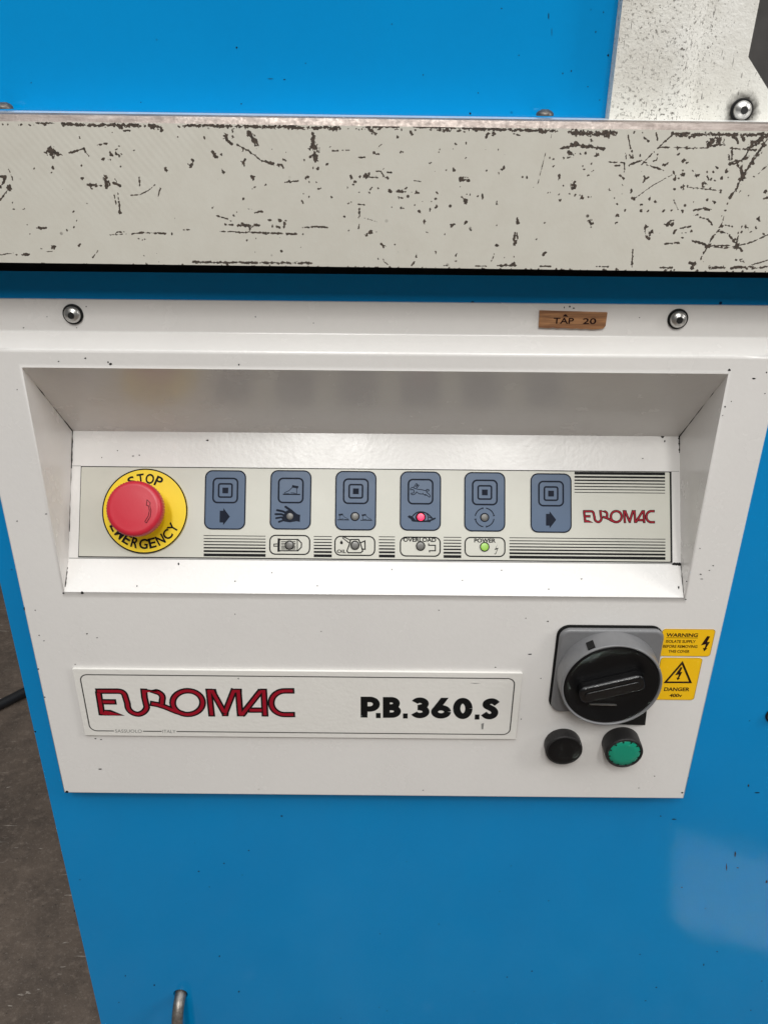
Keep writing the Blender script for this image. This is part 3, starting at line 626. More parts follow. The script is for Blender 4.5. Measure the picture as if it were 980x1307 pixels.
# paint flecks and nicks
def flecks(name, fr, pts, parent, h=.00012):
    m = MB(); q = random.Random(len(pts))
    for p in pts:
        x, y, lx, ly = p
        n = 7; ang = [2 * pi * k / n for k in range(n)]
        base_ = [(x + lx * .4 * cos(a) * q.uniform(.6, 1.2), y + ly * .4 * sin(a) * q.uniform(.6, 1.2)) for a in ang]
        m.flat(fr, [fr.px(*b2) for b2 in base_], h)
    o = m.build(name, CHIPM, parent, kind='stuff'); return o
flecks('paint_chips', FACE, [(138, 462, 3, 3), (75, 461, 3, 2), (109, 457, 4, 3), (141, 464, 5, 4), (305, 465, 3, 3), (22, 497, 2, 2), (931, 472, 6, 4), (962, 483, 9, 2.5), (978, 475, 3, 3), (925, 519, 3, 3), (922, 530, 2, 2), (976, 502, 2, 2), (933, 512, 2, 2), (59, 656, 4, 2), (22, 665, 3, 2), (81, 757, 4, 3), (105, 757, 6, 3), (31, 777, 2, 6), (45, 779, 2, 2), (111, 809, 3, 2), (124, 814, 4, 1.5), (49, 854, 4, 2), (57, 890, 3, 2), (50, 811, 2, 2), (56, 818, 3, 1.5), (128, 982, 7, 2), (85.5, 1011, 6, 4), (699, 793, 4, 2), (676, 835, 7, 2), (671, 789, 2, 2), (665, 918, 3, 2), (870.5, 1012, 4, 3), (815, 1006, 2, 2), (835, 991, 3, 2), (122, 943, 3, 2), (129, 944, 3, 1.5), (690, 866, 2, 2), (894, 733, 4, 2), (910, 722, 4, 2), (905, 728, 3, 1.5), (895, 739, 6, 1.2), (876, 742, 2.5, 2.5), (875, 765, 3, 2), (893, 700, 2, 2), (560, 779, 2, 2), (300, 784, 2, 2), (410, 806, 2, 1.5), (540, 1009, 3, 1.5), (96, 848, 2.5, 2), (632, 852, 3, 2)], cover)
flecks('paint_chips', FLANGE, [(727, 391, 3, 3), (732, 393, 4, 2), (720, 392, 2, 3), (816, 405, 2, 2), (326, 404, 2, 3), (30, 418, 3, 2), (98, 418, 2, 2), (60, 404, 2, 2), (400, 412, 2, 1.5), (110, 391, 2, 2)], cover)
flecks('paint_chips', CONS, [(265, 562, 5, 3), (170, 582, 6, 1.5), (178, 581, 3, 1.5), (845, 557, 6, 5), (848, 563, 3, 4), (150, 575, 2, 2), (130, 584, 2, 2), (820, 585, 3, 1.5)], cover, .0002)
LIP = Frame(P3, (1, 0, 0), P2 - P3)
flecks('paint_chips', LIP, [(228, 720, 3, 5), (105, 756, 4, 3), (300, 742, 3, 2), (175, 748, 2, 3), (500, 727, 2, 2), (590, 741, 3, 1.5), (742, 739, 4, 2), (640, 728, 2, 2), (700, 752, 2.5, 2), (866, 750, 3, 5), (405, 748, 2, 2), (347, 731, 2, 2)], cover, .0002)
flecks('paint_chips', BODY, [(280, 1221, 2, 3), (197, 1258, 2.5, 3), (305, 1266, 2.5, 3), (95, 1163, 2, 4), (45, 934, 3, 3), (955, 1003, 3, 6), (966, 1012, 8, 2), (860, 1046, 10, 2), (843, 1042, 4, 2), (938, 1090, 3, 12), (927, 1108, 2, 14), (941, 1108, 5, 2), (870, 1133, 3, 2), (978, 1126, 4, 6), (900, 1160, 3, 2), (915, 1215, 3, 2), (898, 1232, 2, 4), (958, 1290, 3, 2), (160, 1246, 2, 3), (152, 1280, 2, 2), (560, 1180, 2, 2), (700, 1150, 2, 2)], mach)
flecks('paint_chips', UPPER, [(302, 60, 3, 4), (700, 20, 1.5, 14), (704, 40, .8, 16), (729, 90, 3, 3), (718, 93, 2, 3), (600, 144, 3, 4), (662, 70, 2, 2), (760, 40, 2, 3), (770, 15, 2, 3), (765, 127, 2, 2), (540, 95, 2, 2), (390, 80, 2, 2), (180, 130, 2, 2), (200, 50, 2, 2), (308, 132, 3, 2), (363, 101, 4, 2), (345, 100, 10, 1), (40, 105, 2, 2), (640, 10, 2, 2), (500, 30, 2, 2), (750, 110, 2, 2), (776, 70, 3, 5), (610, 118, 2, 2)], mach)

# ------------------------------------------------------------------ wooden TAP 20 tag
a, b_ = FLANGE.px(688, 395.5), FLANGE.px(774.5, 398); c_, d_ = FLANGE.px(687, 417), FLANGE.px(771, 419)
outline = [c_] + [(c_[0] + (d_[0] - c_[0]) * t, c_[1] + (d_[1] - c_[1]) * t + random.uniform(-.0004, .0004)) for t in [k / 14 for k in range(1, 13)]] + [(d_[0] - .001, d_[1] + .0003), (d_[0] + .0002, d_[1] + .002), b_, a]
tag = MB().prism(FLANGE, outline, .0001, .0016).build('tag', WOOD, mach, label='brown wood grain tag lettered TAP 20')
m = MB(); text_px(m, FLANGE, 'TAP', 705.5, 412, 731.5, 404.5, .0018, .015); text_px(m, FLANGE, '20', 743, 412.5, 760, 405, .0018, .015)
m.flat(FLANGE, [FLANGE.px(*q) for q in ((717, 402.5), (721, 399.5), (724.5, 403))], .0018)
m.build('lettering', MAROON, tag)

# ------------------------------------------------------------------ nameplate with logo
NX0, NX1, NZ0, NZ1 = -.2326, .1050, .6162, .6811
np_ = MB().prism(FACE, rrect(NX0, NZ0, NX1, NZ1, .0008, 2), .0001, .0022).build('nameplate', PLATEM, mach, bevel=.0006, segs=2, label='white nameplate with red maker lettering and black model lettering')
NP = vplane(-.0022)
bx0, bz1 = NX0 + .0052, NZ1 - .0052; bx1, bz0 = NX1 - .0055, NZ0 + .0052
m = MB(); W = .0009
full = rrect(bx0, bz0, bx1, bz1, .0055, 8)
ta = NP.px(145, 930.5)[0]; tb = NP.px(182, 930.5)[0]; tc = NP.px(206, 930.5)[0]; td = NP.px(225, 930.5)[0]
# border drawn as one line broken for the small lettering
loop = full[:]; start = [k for k in range(len(loop)) if loop[k][1] <= bz0 + 1e-6]
path = [(td, bz0)] + loop[27:] + loop[:27] if False else None
k0 = 27
pts = [(bx1 - .0055, bz0)]
m.ribbon(NP, [(td, bz0)] + loop[27:28] + loop[28:] + loop[0:21] + [(ta, bz0)] if False else [(td, bz0), (bx1 - .0055, bz0)] + loop[28:] [:0] + [p for p in arc(bx1 - .0055, bz0 + .0055, .0055, .0055, 270, 360, 8)][1:] + arc(bx1 - .0055, bz1 - .0055, .0055, .0055, 0, 90, 8) + arc(bx0 + .0055, bz1 - .0055, .0055, .0055, 90, 180, 8) + arc(bx0 + .0055, bz0 + .0055, .0055, .0055, 180, 270, 8) + [(ta, bz0)], W, .0001)
m.ribbon(NP, [(tb, bz0), (tc, bz0)], W, .0001)
m.build('border_line', plain('dark_grey_line_ink', (.05, .05, .048), .5), np_)
m = MB(); put_text(m, NP, 'SASSUOLO', ta + .0008, bz0 - .0016, tb - .0008, bz0 + .0016, .0001, .0, .1); put_text(m, NP, 'ITALY', tc + .0006, bz0 - .0016, td - .0006, bz0 + .0016, .0001, 0, .1)
m.build('small_lettering', GREYINK, np_)

def logo_strokes():
    """strokes of the red word mark, in photograph pixels of the nameplate"""
    A = lambda pts: [(115 + x / 7, 865 + y / 7) for x, y in pts]; B = lambda pts: [(245 + x / 7, 865 + y / 7) for x, y in pts]
    st = [A([(48, 121), (250, 121)] + arc(255, 170, 58, 48, 270, 350, 8) + [(335, 235)] + arc(432, 245, 97, 82, 180, 90, 8) + arc(420, 250, 88, 78, 90, 10, 8)[1:] + [(487, 180), (478, 97)]),
          A([(74, 124), (108, 338)]), A([(98, 216), (236, 217)]),
          A([(480, 123), (575, 124)] + arc(572, 182, 76, 58, 270, 378, 9) + [(640, 250)]),
          A([(534, 229), (600, 240), (670, 262), (760, 300), (840, 324)]),
          A(arc(872, 223, 134, 106, 0, 360, 32)),
          B([(150, 98), (178, 348)]), B([(176, 110), (292, 318)]), B([(290, 330), (380, 100)]), B([(412, 98), (432, 340)]),
          B([(440, 338), (620, 112)]), B([(640, 98), (654, 348)]), B([(500, 290), (640, 290)]),
          B([(916, 118), (830, 118)] + arc(830, 224, 122, 106, 270, 90, 18) + [(922, 330)])]
    wedge = [A([(108, 285), (185, 288), (312, 340), (90, 338)]), B([(118, 100), (215, 100), (225, 135), (150, 140)]), B([(345, 100), (448, 100), (446, 140), (350, 140)]), B([(262, 315), (330, 315), (326, 345), (270, 345)]), B([(590, 100), (670, 100), (668, 140), (575, 140)]), B([(400, 315), (500, 315), (475, 346), (402, 346)])]
    return st, wedge
LST, LWD = logo_strokes()
def logo(fr, parent, conv, wr, wb, h0, n1='logo_outline', n2='logo'):
    m = MB(); r = MB()
    step = .0000045
    for i, st in enumerate(LST):
        p = [conv(*q) for q in st]; closed = i == 5
        if closed: p = p[:-1]
        m.ribbon(fr, p, wb, h0 + i * step, closed)
        if not closed:    # trim the red a little at its free ends so the black outline shows
            for e, k in ((0, 1), (-1, -2)):
                d = Vector(p[e]) - Vector(p[k]); L = d.length; p[e] = tuple(Vector(p[k]) + d * max(0.1, (L - (wb - wr) / 2) / L))
        r.ribbon(fr, p, wr, h0 + .00012 + i * step, closed)
    for i, wg in enumerate(LWD):
        p = [Vector(conv(*q)) for q in wg]; c = sum(p, Vector((0, 0))) / len(p)
        m.flat(fr, [tuple(q) for q in p], h0 + (20 + i) * step)
        g = (wb - wr) / 2; ins = [tuple(q - (q - c).normalized() * min(g * 1.5, (q - c).length * .6)) for q in p]
        r.flat(fr, ins, h0 + .00012 + (20 + i) * step)
    m.build(n1, BLACK, parent); r.build(n2, RED, parent, label='red outlined maker word mark reading EUROMAC')
logo(NP, np_, lambda x, y: NP.px(x, y), .0026, .0053, .0001)

# P.B.360.S in heavy strokes; each glyph box given in photo pixels (left, right) with top/bottom of the line
m = MB()
def gly(x0, x1, strokes_, yb, yt, wd, k=[0]):
    for st in strokes_:
        pts = []
        for (a, b2) in st:
            X_ = x0 + a * (x1 - x0); Y_ = yb + b2 * (yt - yb); pts.append(NP.px(X_, Y_))
        m.ribbon(NP, pts, wd, .0001 + k[0] * .000004); k[0] += 1
def mono(x0, x1, y):  # baseline drifts with the plate
    return y
H = .0053
def yb_(x): return 915.8 + (x - 460) * .0145
def yt_(x): return 889.2 + (x - 460) * .0145
def G(x0, x1, st, wd=H): xm = (x0 + x1) / 2; gly(x0, x1, st, yb_(xm), yt_(xm), wd)
def eb(cx, cy, rx, ry, a0, a1, n=14): return arc(cx, cy, rx, ry, a0, a1, n)
G(460.5, 485, [[(.17, 0), (.17, 1)], [(.1, .868), (.48, .868)] + eb(.48, .64, .33, .228, 90, -90) + [(.1, .412)]])
G(479, 486.5, [[(.1, .1), (.9, .1)]], .0050)
G(489, 511.5, [[(.18, 0), (.18, 1)], [(.1, .868), (.46, .868)] + eb(.46, .695, .29, .173, 90, -90) + [(.1, .522)], [(.1, .49), (.50, .49)] + eb(.50, .311, .31, .179, 90, -90) + [(.1, .132)]])
G(513.5, 521, [[(.1, .1), (.9, .1)]], .0050)
G(525, 548, [eb(.47, .70, .30, .168, 158, -90, 18), eb(.47, .318, .34, .186, 90, -160, 18), [(.34, .515), (.5, .515)]])
G(550, 575.5, [eb(.5, .325, .325, .195, 0, 359.9, 30) + [(.825, .325)]])
xm = 562.5; m.flat(NP, [NP.px(550 + 25.5 * a, yb_(xm) + (yt_(xm) - yb_(xm)) * q) for a, q in ((.50, 1.0), (.88, 1.0), (.52, .55), (.30, .46), (.02, .42))], .00022)
G(578, 603, [eb(.5, .5, .31, .37, 0, 359.9, 36) + [(.81, .5)]], .0056)
G(605, 612.5, [[(.1, .1), (.9, .1)]], .0050)
G(615, 637, [smooth_line([(.88, .74), (.70, .85), (.49, .87), (.27, .79), (.26, .65), (.46, .555), (.64, .47), (.74, .34), (.67, .20), (.47, .132), (.27, .16), (.10, .28)], 5)], .0054)
m.build('model_lettering', BLACK, np_, label='bold black model lettering reading P.B.360.S')
m = MB(); m.flat(NP, [NP.px(*q) for q in ((614, 924), (617.5, 923), (616.5, 931), (614.5, 931))], .0001); m.flat(NP, [NP.px(*q) for q in ((303, 866), (305.5, 865), (304.5, 867.5))], .0001); m.flat(NP, [NP.px(*q) for q in ((599, 872), (614, 872.2), (606, 872.9))], .0001)
m.build('scuff_marks', GREYINK, np_, kind='stuff')

# ------------------------------------------------------------------ membrane keypad on the sloped console
KT = .0008
q0 = CONS.px(104, 597.5); q1 = CONS.px(853, 601.5); q2 = CONS.px(101.5, 710.5); q3 = CONS.px(856, 716.5)
KX0, KX1, KV0, KV1 = (q0[0] + q2[0]) / 2, (q1[0] + q3[0]) / 2, (q2[1] + q3[1]) / 2 , (q0[1] + q1[1]) / 2
KV0 = max(KV0, .0012)
MB().prism(CONS, [(KX0 - .0006, KV0 - .0008), (KX1 + .0016, KV0 - .0008), (KX1 + .0016, KV1 + .0007), (KX0 - .0006, KV1 + .0007)], .00005, .0003).build('keypad_gap', SEAM, mach)
pad = MB().prism(CONS, rrect(KX0, KV0, KX1, KV1, .0006, 2), .0003, KT).build('membrane_keypad', FILM, mach, label='cream membrane keypad with six slate blue keys')
# sheet strips flanking the pad
xlg = CONS.px(92, 600)[0]
m = MB().ribbon(CONS, [(xl + .0005, KV1 + .0008), (KX0 - .0006, KV1 + .0008)], .0004, .0002).ribbon(CONS, [(KX1 + .0016, KV1 + .0008), (xr - .0005, KV1 + .0008)], .0003, .0002).ribbon(CONS, [(xl + .0005, .0004), (xr - .0005, .0004)], .0005, .0002)
m.build('fold_line', GREYINK, cover)
KP = Frame(CONS.P(0, 0, KT), CONS.eu, CONS.ev)
def kp(x, y): return KP.px(x, y)
def kpl(pts): return [KP.px(*q) for q in pts]
MMX = (kp(540, 655)[0] - kp(440, 655)[0]) / 100     # metres per photo pixel on the pad
keys = [(287.5, 638), (371, 638), (454, 639), (536.5, 639.5), (618.5, 640.5), (703, 642)]
KW, KH = 26 * MMX, 37.8 * MMX
for i, (x, y) in enumerate(keys):
    c = kp(x, y)
    k = MB().prism(KP, rrect(c[0] - KW, c[1] - KH, c[0] + KW, c[1] + KH, .0052), .00005, .00035)
    what = ['set square over an arrow', 'foot over a hand and lamp', 'nested squares over two feet', 'hare over a tortoise and lit red lamp', 'nested squares over a rotating ring', 'nested squares over an arrow beside the red word mark'][i]
    if i == 0: what = 'nested squares over an arrow beside the stop button'
    ko = k.build('key', KEYBLUE, pad, label='slate blue key with ' + what)
    s = MB(); hh = .00045
    s.ribbon(KP, rrect(c[0] - KW + .0003, c[1] - KH + .0003, c[0] + KW - .0003, c[1] + KH - .0003, .0050), .0009, hh, True)
    cy = c[1] + 12 * MMX; g = MMX
    sq_ = lambda r, rr, w_: s.ribbon(KP, rrect(c[0] - r * g, cy - r * g, c[0] + r * g, cy + r * g, rr * g), w_ * g, hh, True)
    sq_(15.5, 5.5, 2.1)
    if i in (0, 2, 4, 5):
        sq_(8.5, 2.2, 2.1); s.flat(KP, [(c[0] + a * 3.7 * g, cy + b2 * 3.7 * g) for a, b2 in ((-1, -1), (1, -1), (1, 1), (-1, 1))], hh)
    if i in (0, 5):
        ay = c[1] - (21.5 if i == 0 else 21.5) * g
        s.flat(KP, [(c[0] + a * g, ay + b2 * g) for a, b2 in ((-6.5, -7.5), (-2, -7.5), (-2, -11), (6.5, 0), (-2, 11), (-2, 7.5), (-6.5, 7.5))], hh)
    def foot(fx, fy, sc, flip):
        F = lambda pts: [(fx + a * sc * g * flip, fy + b2 * sc * g) for a, b2 in pts]
        s.flat(KP, F([(1, 6), (9, 4.6), (8, 1.6), (.2, 3)]), hh); s.ribbon(KP, F([(-11, -6), (11, -6)]), 1.5 * sc * g, hh)
        s.ribbon(KP, F([(1, 3), (-3, -1), (-9, -4), (-9, -5.4), (-3, -5)]), .8 * sc * g, hh + .00001); s.ribbon(KP, F([(6.5, 2), (6.5, -5), (3, -5.2)]), .8 * sc * g, hh + .00002); s.ribbon(KP, F([(-1, -4), (4, -4.2)]), .8 * sc * g, hh + .00003)
    if i == 1:
        foot(c[0] + 1 * g, cy + 1 * g, 1.0, 1)
        hx, hy = kp(370, 659)
        Hh = lambda pts: [((335 + x_ / 12.25), (640 + y_ / 12.25)) for x_, y_ in pts]
        s.flat(KP, kpl(Hh([(370, 150), (450, 120), (500, 165), (545, 200), (590, 210), (585, 320), (530, 310), (430, 328), (340, 315), (300, 270), (330, 215)])), hh)
        for j, (p, w_) in enumerate([([(362, 85), (420, 125), (480, 180)], 3.0), ([(230, 138), (320, 155), (390, 190)], 2.8), ([(205, 200), (290, 200), (370, 225)], 2.6), ([(215, 262), (290, 250), (360, 250)], 2.4), ([(258, 320), (310, 300), (380, 280)], 2.4)]):
            pp = kpl(Hh(p)); s.ribbon(KP, pp, w_ * g, hh + .00001 * (j + 1)); s.flat(KP, circ(*pp[0], w_ * g / 2, 12), hh + .00001 * (j + 6))
    if i == 2:
        f1 = kp(438, 659.5); f2 = kp(467.5, 660); foot(f1[0], f1[1], .68, -1); foot(f2[0], f2[1], .68, -1)
        l = kp(453, 659.3); s.ribbon(KP, circ(*l, 5.2 * g, 24), 1.4 * g, hh + .00005, True)
    if i == 4:
        l = kp(618.3, 660.5); s.ribbon(KP, circ(*l, 5.2 * g, 24), 1.4 * g, hh, True)
        for a0 in (8, 98, 188, 278): s.ribbon(KP, arc(*l, 12 * g, 12 * g, a0, a0 + 74, 10), 1.3 * g, hh)
        for a0 in (8, 98, 188, 278):
            a = radians(a0); s.flat(KP, [(l[0] + r_ * g * cos(a + d), l[1] + r_ * g * sin(a + d)) for r_, d in ((13.6, 0.02), (10.4, 0.02), (12, .20))], hh + .00002)
    if i == 3:
        R = lambda pts: [((505 + x_ / 15.08), (600 + y_ / 15.08)) for x_, y_ in pts]
        for j, p in enumerate([[(280, 355), (325, 330), (360, 350), (430, 370), (500, 378), (570, 395), (600, 370), (640, 385), (625, 405), (590, 400), (600, 430), (640, 465), (665, 505), (645, 520), (605, 490), (560, 465)], [(280, 355), (285, 380), (330, 375), (355, 415), (345, 440), (300, 445), (300, 465), (345, 475), (385, 445), (400, 420), (450, 455), (520, 462)], [(350, 330), (390, 265), (410, 275), (385, 325)], [(385, 320), (430, 285), (440, 300), (400, 345)], [(520, 440), (530, 465), (580, 490)]]):
            s.ribbon(KP, kpl(R(smooth_line(p, 3))), .95 * g, hh + .00001 * j)
        s.ribbon(KP, kpl(R(smooth_line([(320, 890), (400, 820), (490, 805), (590, 830), (650, 875), (710, 935)], 4))), 1.5 * g, hh + .00006)
        s.flat(KP, kpl(R([(225, 900), (260, 870), (320, 890), (380, 960), (360, 990), (310, 985), (290, 945)])), hh + .00007)
        s.ribbon(KP, kpl(R([(330, 975), (450, 985), (600, 985), (690, 960), (765, 925)])), 2.0 * g, hh + .00008); s.ribbon(KP, kpl(R([(590, 830), (625, 900), (620, 970)])), 1. * g, hh + .00009); s.ribbon(KP, kpl(R([(625, 900), (690, 930)])), 1. * g, hh + .0001); s.flat(KP, kpl(R([(590, 965), (680, 955), (665, 1005), (610, 1000)])), hh + .00011)
        s.flat(KP, kpl(R(circ(470, 908, 92, 24))), hh + .00012)
    s.build('key_symbol', NAVY, ko)
def lamp(x, y, r, mat, label, ring=0., ringmat=NAVY):
    c = kp(x, y)
    o = MB().lathe(KP, c, [(r * MMX, .0003), (r * MMX, .0005), (r * .9 * MMX, .0006), (r * .5 * MMX, .00066), (0.00001, .00068)], 28).build('indicator_lamp', mat, pad, smooth=True, label=label)
    if ring: MB().ribbon(KP, circ(*c, (r + ring * .5) * MMX, 28), ring * MMX, .0007, True).build('lamp_ring', ringmat, o)
lamp(370, 659, 4.3, LEDOFF, 'unlit grey lamp in the hand symbol'); lamp(453, 659.3, 4.6, LEDOFF, 'unlit grey lamp between two feet')
lamp(537, 660, 5.0, LEDRED, 'lit red lamp on the tortoise symbol', 1.2, MAROON); lamp(618.3, 660.5, 4.5, LEDOFF, 'unlit grey lamp inside the ring symbol')
lamp(369.5, 695.8, 4.8, LEDOFF, 'unlit grey lamp on the motor symbol', 1.1, BLACK); lamp(453, 696, 4.8, LEDOFF, 'unlit grey lamp on the oil can symbol', 1.1, BLACK)
lamp(536.6, 697, 5, LEDOFF, 'unlit grey overload lamp', 1.0, BLACK); lamp(618.3, 698, 5, LEDGRN, 'lit green power lamp', 1.1, BLACK)
# pictogram boxes
h = .0001
def pbox(x, y, draw, label):
    m = MB(); c = kp(x, y); m.ribbon(KP, rrect(c[0] - 25.3 * MMX, c[1] - 12 * MMX, c[0] + 25.3 * MMX, c[1] + 12 * MMX, 7 * MMX), 1.6 * MMX, h, True)
    draw(m); m.build('pictogram', BLACK, pad, label=label)
def motor(m):
    T = lambda pts: kpl([(335 + x_ / 12.25, 640 + y_ / 12.25) for x_, y_ in pts]); g = MMX
    m.flat(KP, T([(238, 578), (275, 578), (270, 788), (233, 788)]), h + .00001); m.ribbon(KP, T([(270, 595), (555, 595), (610, 650), (608, 715), (555, 772), (270, 772)]), 1.4 * g, h + .00002)
    m.ribbon(KP, T([(545, 595), (545, 772)]), 1.2 * g, h + .00003); m.ribbon(KP, T([(235, 665), (180, 668), (180, 700), (235, 700)]), 1.2 * g, h + .00004)
    for j, yy in enumerate((630, 655, 680, 705, 725, 745)): m.ribbon(KP, T([(290, yy), (520, yy)]), .9 * g, h + .00005 + j * .00001)
def oil(m):
    T = lambda pts: kpl([(420 + x_ / 12.25, 640 + y_ / 12.25) for x_, y_ in pts]); g = MMX
    m.ribbon(KP, T([(335, 597), (460, 595), (490, 660), (525, 775), (495, 803), (300, 803), (278, 775), (325, 650)]), 1.5 * g, h + .00001, True)
    m.ribbon(KP, T([(330, 605), (225, 552), (215, 575), (320, 655)]), 1.2 * g, h + .00002); m.ribbon(KP, T([(485, 650), (560, 618), (562, 748), (520, 745)]), 1.5 * g, h + .00003)
    m.flat(KP, T([(192, 605), (215, 640), (212, 665), (192, 672), (172, 660), (172, 640)]), h + .00004)
    put_text(m, KP, 'OIL', T([(122, 805)])[0][0], T([(122, 808)])[0][1], T([(265, 805)])[0][0], T([(122, 752)])[0][1], h + .00005, .025)
def over(m):
    g = MMX; a = kp(514.5, 691.5); b2 = kp(556.5, 686.5); put_text(m, KP, 'OVERLOAD', a[0], a[1], b2[0], b2[1], h + .00006, .03)
    m.ribbon(KP, kpl([(547, 693.5), (547, 696), (555.5, 696), (555.5, 703), (548, 703), (548, 705)]), 1.4 * g, h + .00002)
def power(m):
    a = kp(605, 692.5); b2 = kp(632.5, 687.5); put_text(m, KP, 'POWER', a[0], a[1], b2[0], b2[1], h + .00006, .03)
    m.flat(KP, kpl([(635, 694.5), (631, 702), (634.5, 701.2), (632, 706.8), (630.5, 706.2), (631.4, 707.8), (633.8, 706.6), (632.9, 706.7), (636, 699.2), (632.8, 700)]), h + .00002)
pbox(369.8, 695.5, motor, 'boxed motor pictogram'); pbox(452.8, 696.8, oil, 'boxed oil can pictogram lettered OIL'); pbox(536.3, 697.8, over, 'boxed pictogram lettered OVERLOAD'); pbox(618.8, 698.2, power, 'boxed pictogram lettered POWER')
def stripes(xa, xb, y0, label, flip=False):
    m = MB(); ws = [.9, 1.1, 1.3, 1.5, 1.9, 2.5, 3.6]; ys = [0, 3.8, 7.6, 11.5, 15.5, 19.8, 24.6]
    if flip: ws = ws[::-1]; ys = [24.6 - q for q in ys[::-1]]
    for w_, dy in zip(ws, ys):
        ya = y0 + dy; u0 = kp(xa, ya); u1 = kp(xb, ya); v = (u0[1] + kp(xa, ya)[1]) / 2
        vm = kp((xa + xb) / 2, ya + .007 * 0)[1]; m.ribbon(KP, [(u0[0], vm), (u1[0], vm)], w_ * MMX, h)
    m.build('stripe_block', BLACK, pad, label=label)
stripes(260, 339, 684, 'black graded stripes below the first arrow key'); stripes(400.5, 423.5, 684.8, 'short black stripes between the motor and oil can boxes'); stripes(483.5, 504, 685.2, 'short black stripes between the oil can and overload boxes')
stripes(566, 588.5, 685.8, 'short black stripes between the overload and power boxes'); stripes(650, 849, 687.3, 'long black graded stripes right of the power box'); stripes(733, 848.5, 604.3, 'black graded stripes above the small red word mark', True)
def small(x, y):   # nameplate pixel -> pad pixel
    return kp(743.8 + (x - 122) * (835.5 - 743.8) / (376 - 122), 650.6 + (y - 878) * (668.3 - 650.6) / (916 - 878))
logo(KP, pad, small, .0010, .0019, .0001)

# ------------------------------------------------------------------ emergency stop
ec = kp(185.5, 652.3); ER = 54.2 * MMX
disc = MB().lathe(KP, ec, [(ER, .0001), (ER, .0012), (ER - .0003, .0015)], 96).build('stop_disc', YELLOW, mach, label='round yellow stop disc lettered STOP EMERGENCY')
m = MB().ribbon(KP, circ(*ec, ER - .0004, 96), .0009, .0016, True); m.build('disc_rim', BLACK, disc)
def arc_text(mb, txt, R0_, a0, a1, hgt, hh, inside, bold=.01):
    n = len(txt)
    for i, ch_ in enumerate(txt):
        a = radians(a0 + (a1 - a0) * i / (n - 1)); v, f_ = text_shape(ch_, bold); i0 = len(mb.v)
        wd_ = hgt * {'I': .2, 'M': .80, 'W': 1.1, 'G': .85, 'O': .85, 'Y': .78, 'C': .82, 'N': .78}.get(ch_, .70)
        up = Vector((cos(a), sin(a))) * (-1 if inside else 1); ri = Vector((up.y, -up.x)); base_ = Vector(ec) + Vector((cos(a), sin(a))) * R0_
        for (p, q) in v:
            z = base_ + ri * ((p - .5) * wd_) + up * ((q - .5) * hgt); mb.v.append(tuple(KP.P(z.x, z.y, hh)))
        mb.f += [tuple(i0 + k for k in g) for g in f_]
m = MB(); arc_text(m, 'STOP', ER * .765, 115, 66, .0074, .0017, False, .022); m.build('stop_lettering', BLACK, disc)
m = MB(); arc_text(m, 'EMERGENCY', ER * .775, 209, 330, .0074, .0017, True, .022); m.build('emergency_lettering', BLACK, disc)
KR = .0191; z0 = .0016
def knurl(r, h_, k, j): return r + (.00045 if (k % 2 == 0 and 2 <= j <= 4) else 0)
stop = MB()
stop.lathe(KP, ec, [(.0115, z0), (.0115, .014), (KR - .0006, .0185), (KR, .0200), (KR, .0282), (KR - .0006, .0293), (KR - .0017, .0300), (KR - .0030, .0303), (KR - .0034, .0303), (KR * .6, .0306), (KR * .3, .0308), (.00001, .0308)], 120, knurl)
so = stop.build('stop_knob', REDK, mach, smooth=False, label='red mushroom emergency stop knob with curved arrow')
me = so.data
for p in me.polygons:
    p.use_smooth = True
so.data.set_sharp_from_angle(angle=radians(40))
KN = Frame(KP.P(0, 0, .0306), KP.eu, KP.ev)
m = MB(); A_ = lambda pts: [KN.px(120 + x_ / 4.9, 580 + y_ / 4.9) for x_, y_ in pts]
m.ribbon(KN, A_([(318, 420), (340, 385), (347, 350), (342, 322), (328, 318), (332, 284), (352, 302), (350, 318), (357, 350), (352, 390), (328, 428)]), .00035, .0003, True)
m.build('turn_arrow', MAROON, so)

# ------------------------------------------------------------------ rotary isolator switch
RC = (.1665, .6848); RS = .0381
sw = bpy.data.objects
gask = MB().prism(FACE, rrect(RC[0] - RS - .0012, RC[1] - RS - .0004, RC[0] + RS, RC[1] + RS + .0007, .009, 8), .0001, .0012)
plate = MB().prism(FACE, rrect(RC[0] - RS, RC[1] - RS, RC[0] + RS, RC[1] + RS, 0.008, 8), .0011, .0060).build('rotary_switch', GREYP, mach, bevel=.0024, segs=3, label='grey rotary isolator switch with round black handle')
gask.build('gasket', BLKM, plate)
SWF = Frame((RC[0], 0, RC[1]), (1, 0, 0), (0, 0, 1))
RB = .0372
MB().lathe(SWF, (0, 0), [(RB, .006), (RB, .008), (RB - .0005, .0195), (RB - .0007, .0213), (RB - .0012, .0220), (RB - .0020, .0219), (RB - .0024, .0212), (RB - .0030, .0165)], 96).build('bezel', BEZ, plate, smooth=True)
MB().lathe(SWF, (0, 0), [(RB - .0026, .0120), (RB - .0026, .0206), (RB - .0034, .0213), (RB - .0052, .0210), (.0262, .0185), (.020, .0180), (.00001, .0178)], 96).build('dial', BLKP, plate, smooth=True)
ang = radians(17); ca, sa = cos(ang), sin(ang)
def rot(pts): return [(x * ca - y * sa, x * sa + y * ca) for x, y in pts]
grip = MB().prism(SWF, rot(rrect(-.0245, -.0072, .0235, .0072, .0050, 6)), .0165, .0262).build('grip', GRIPM, plate, bevel=.0026, segs=4)
MB().prism(SWF, rot(rrect(-.0205, -.0030, .0195, .0030, .0025, 5)), .0262, .0272).build('grip_rib', GRIPM, plate, bevel=.0008)
sl = vplane(-.0210)
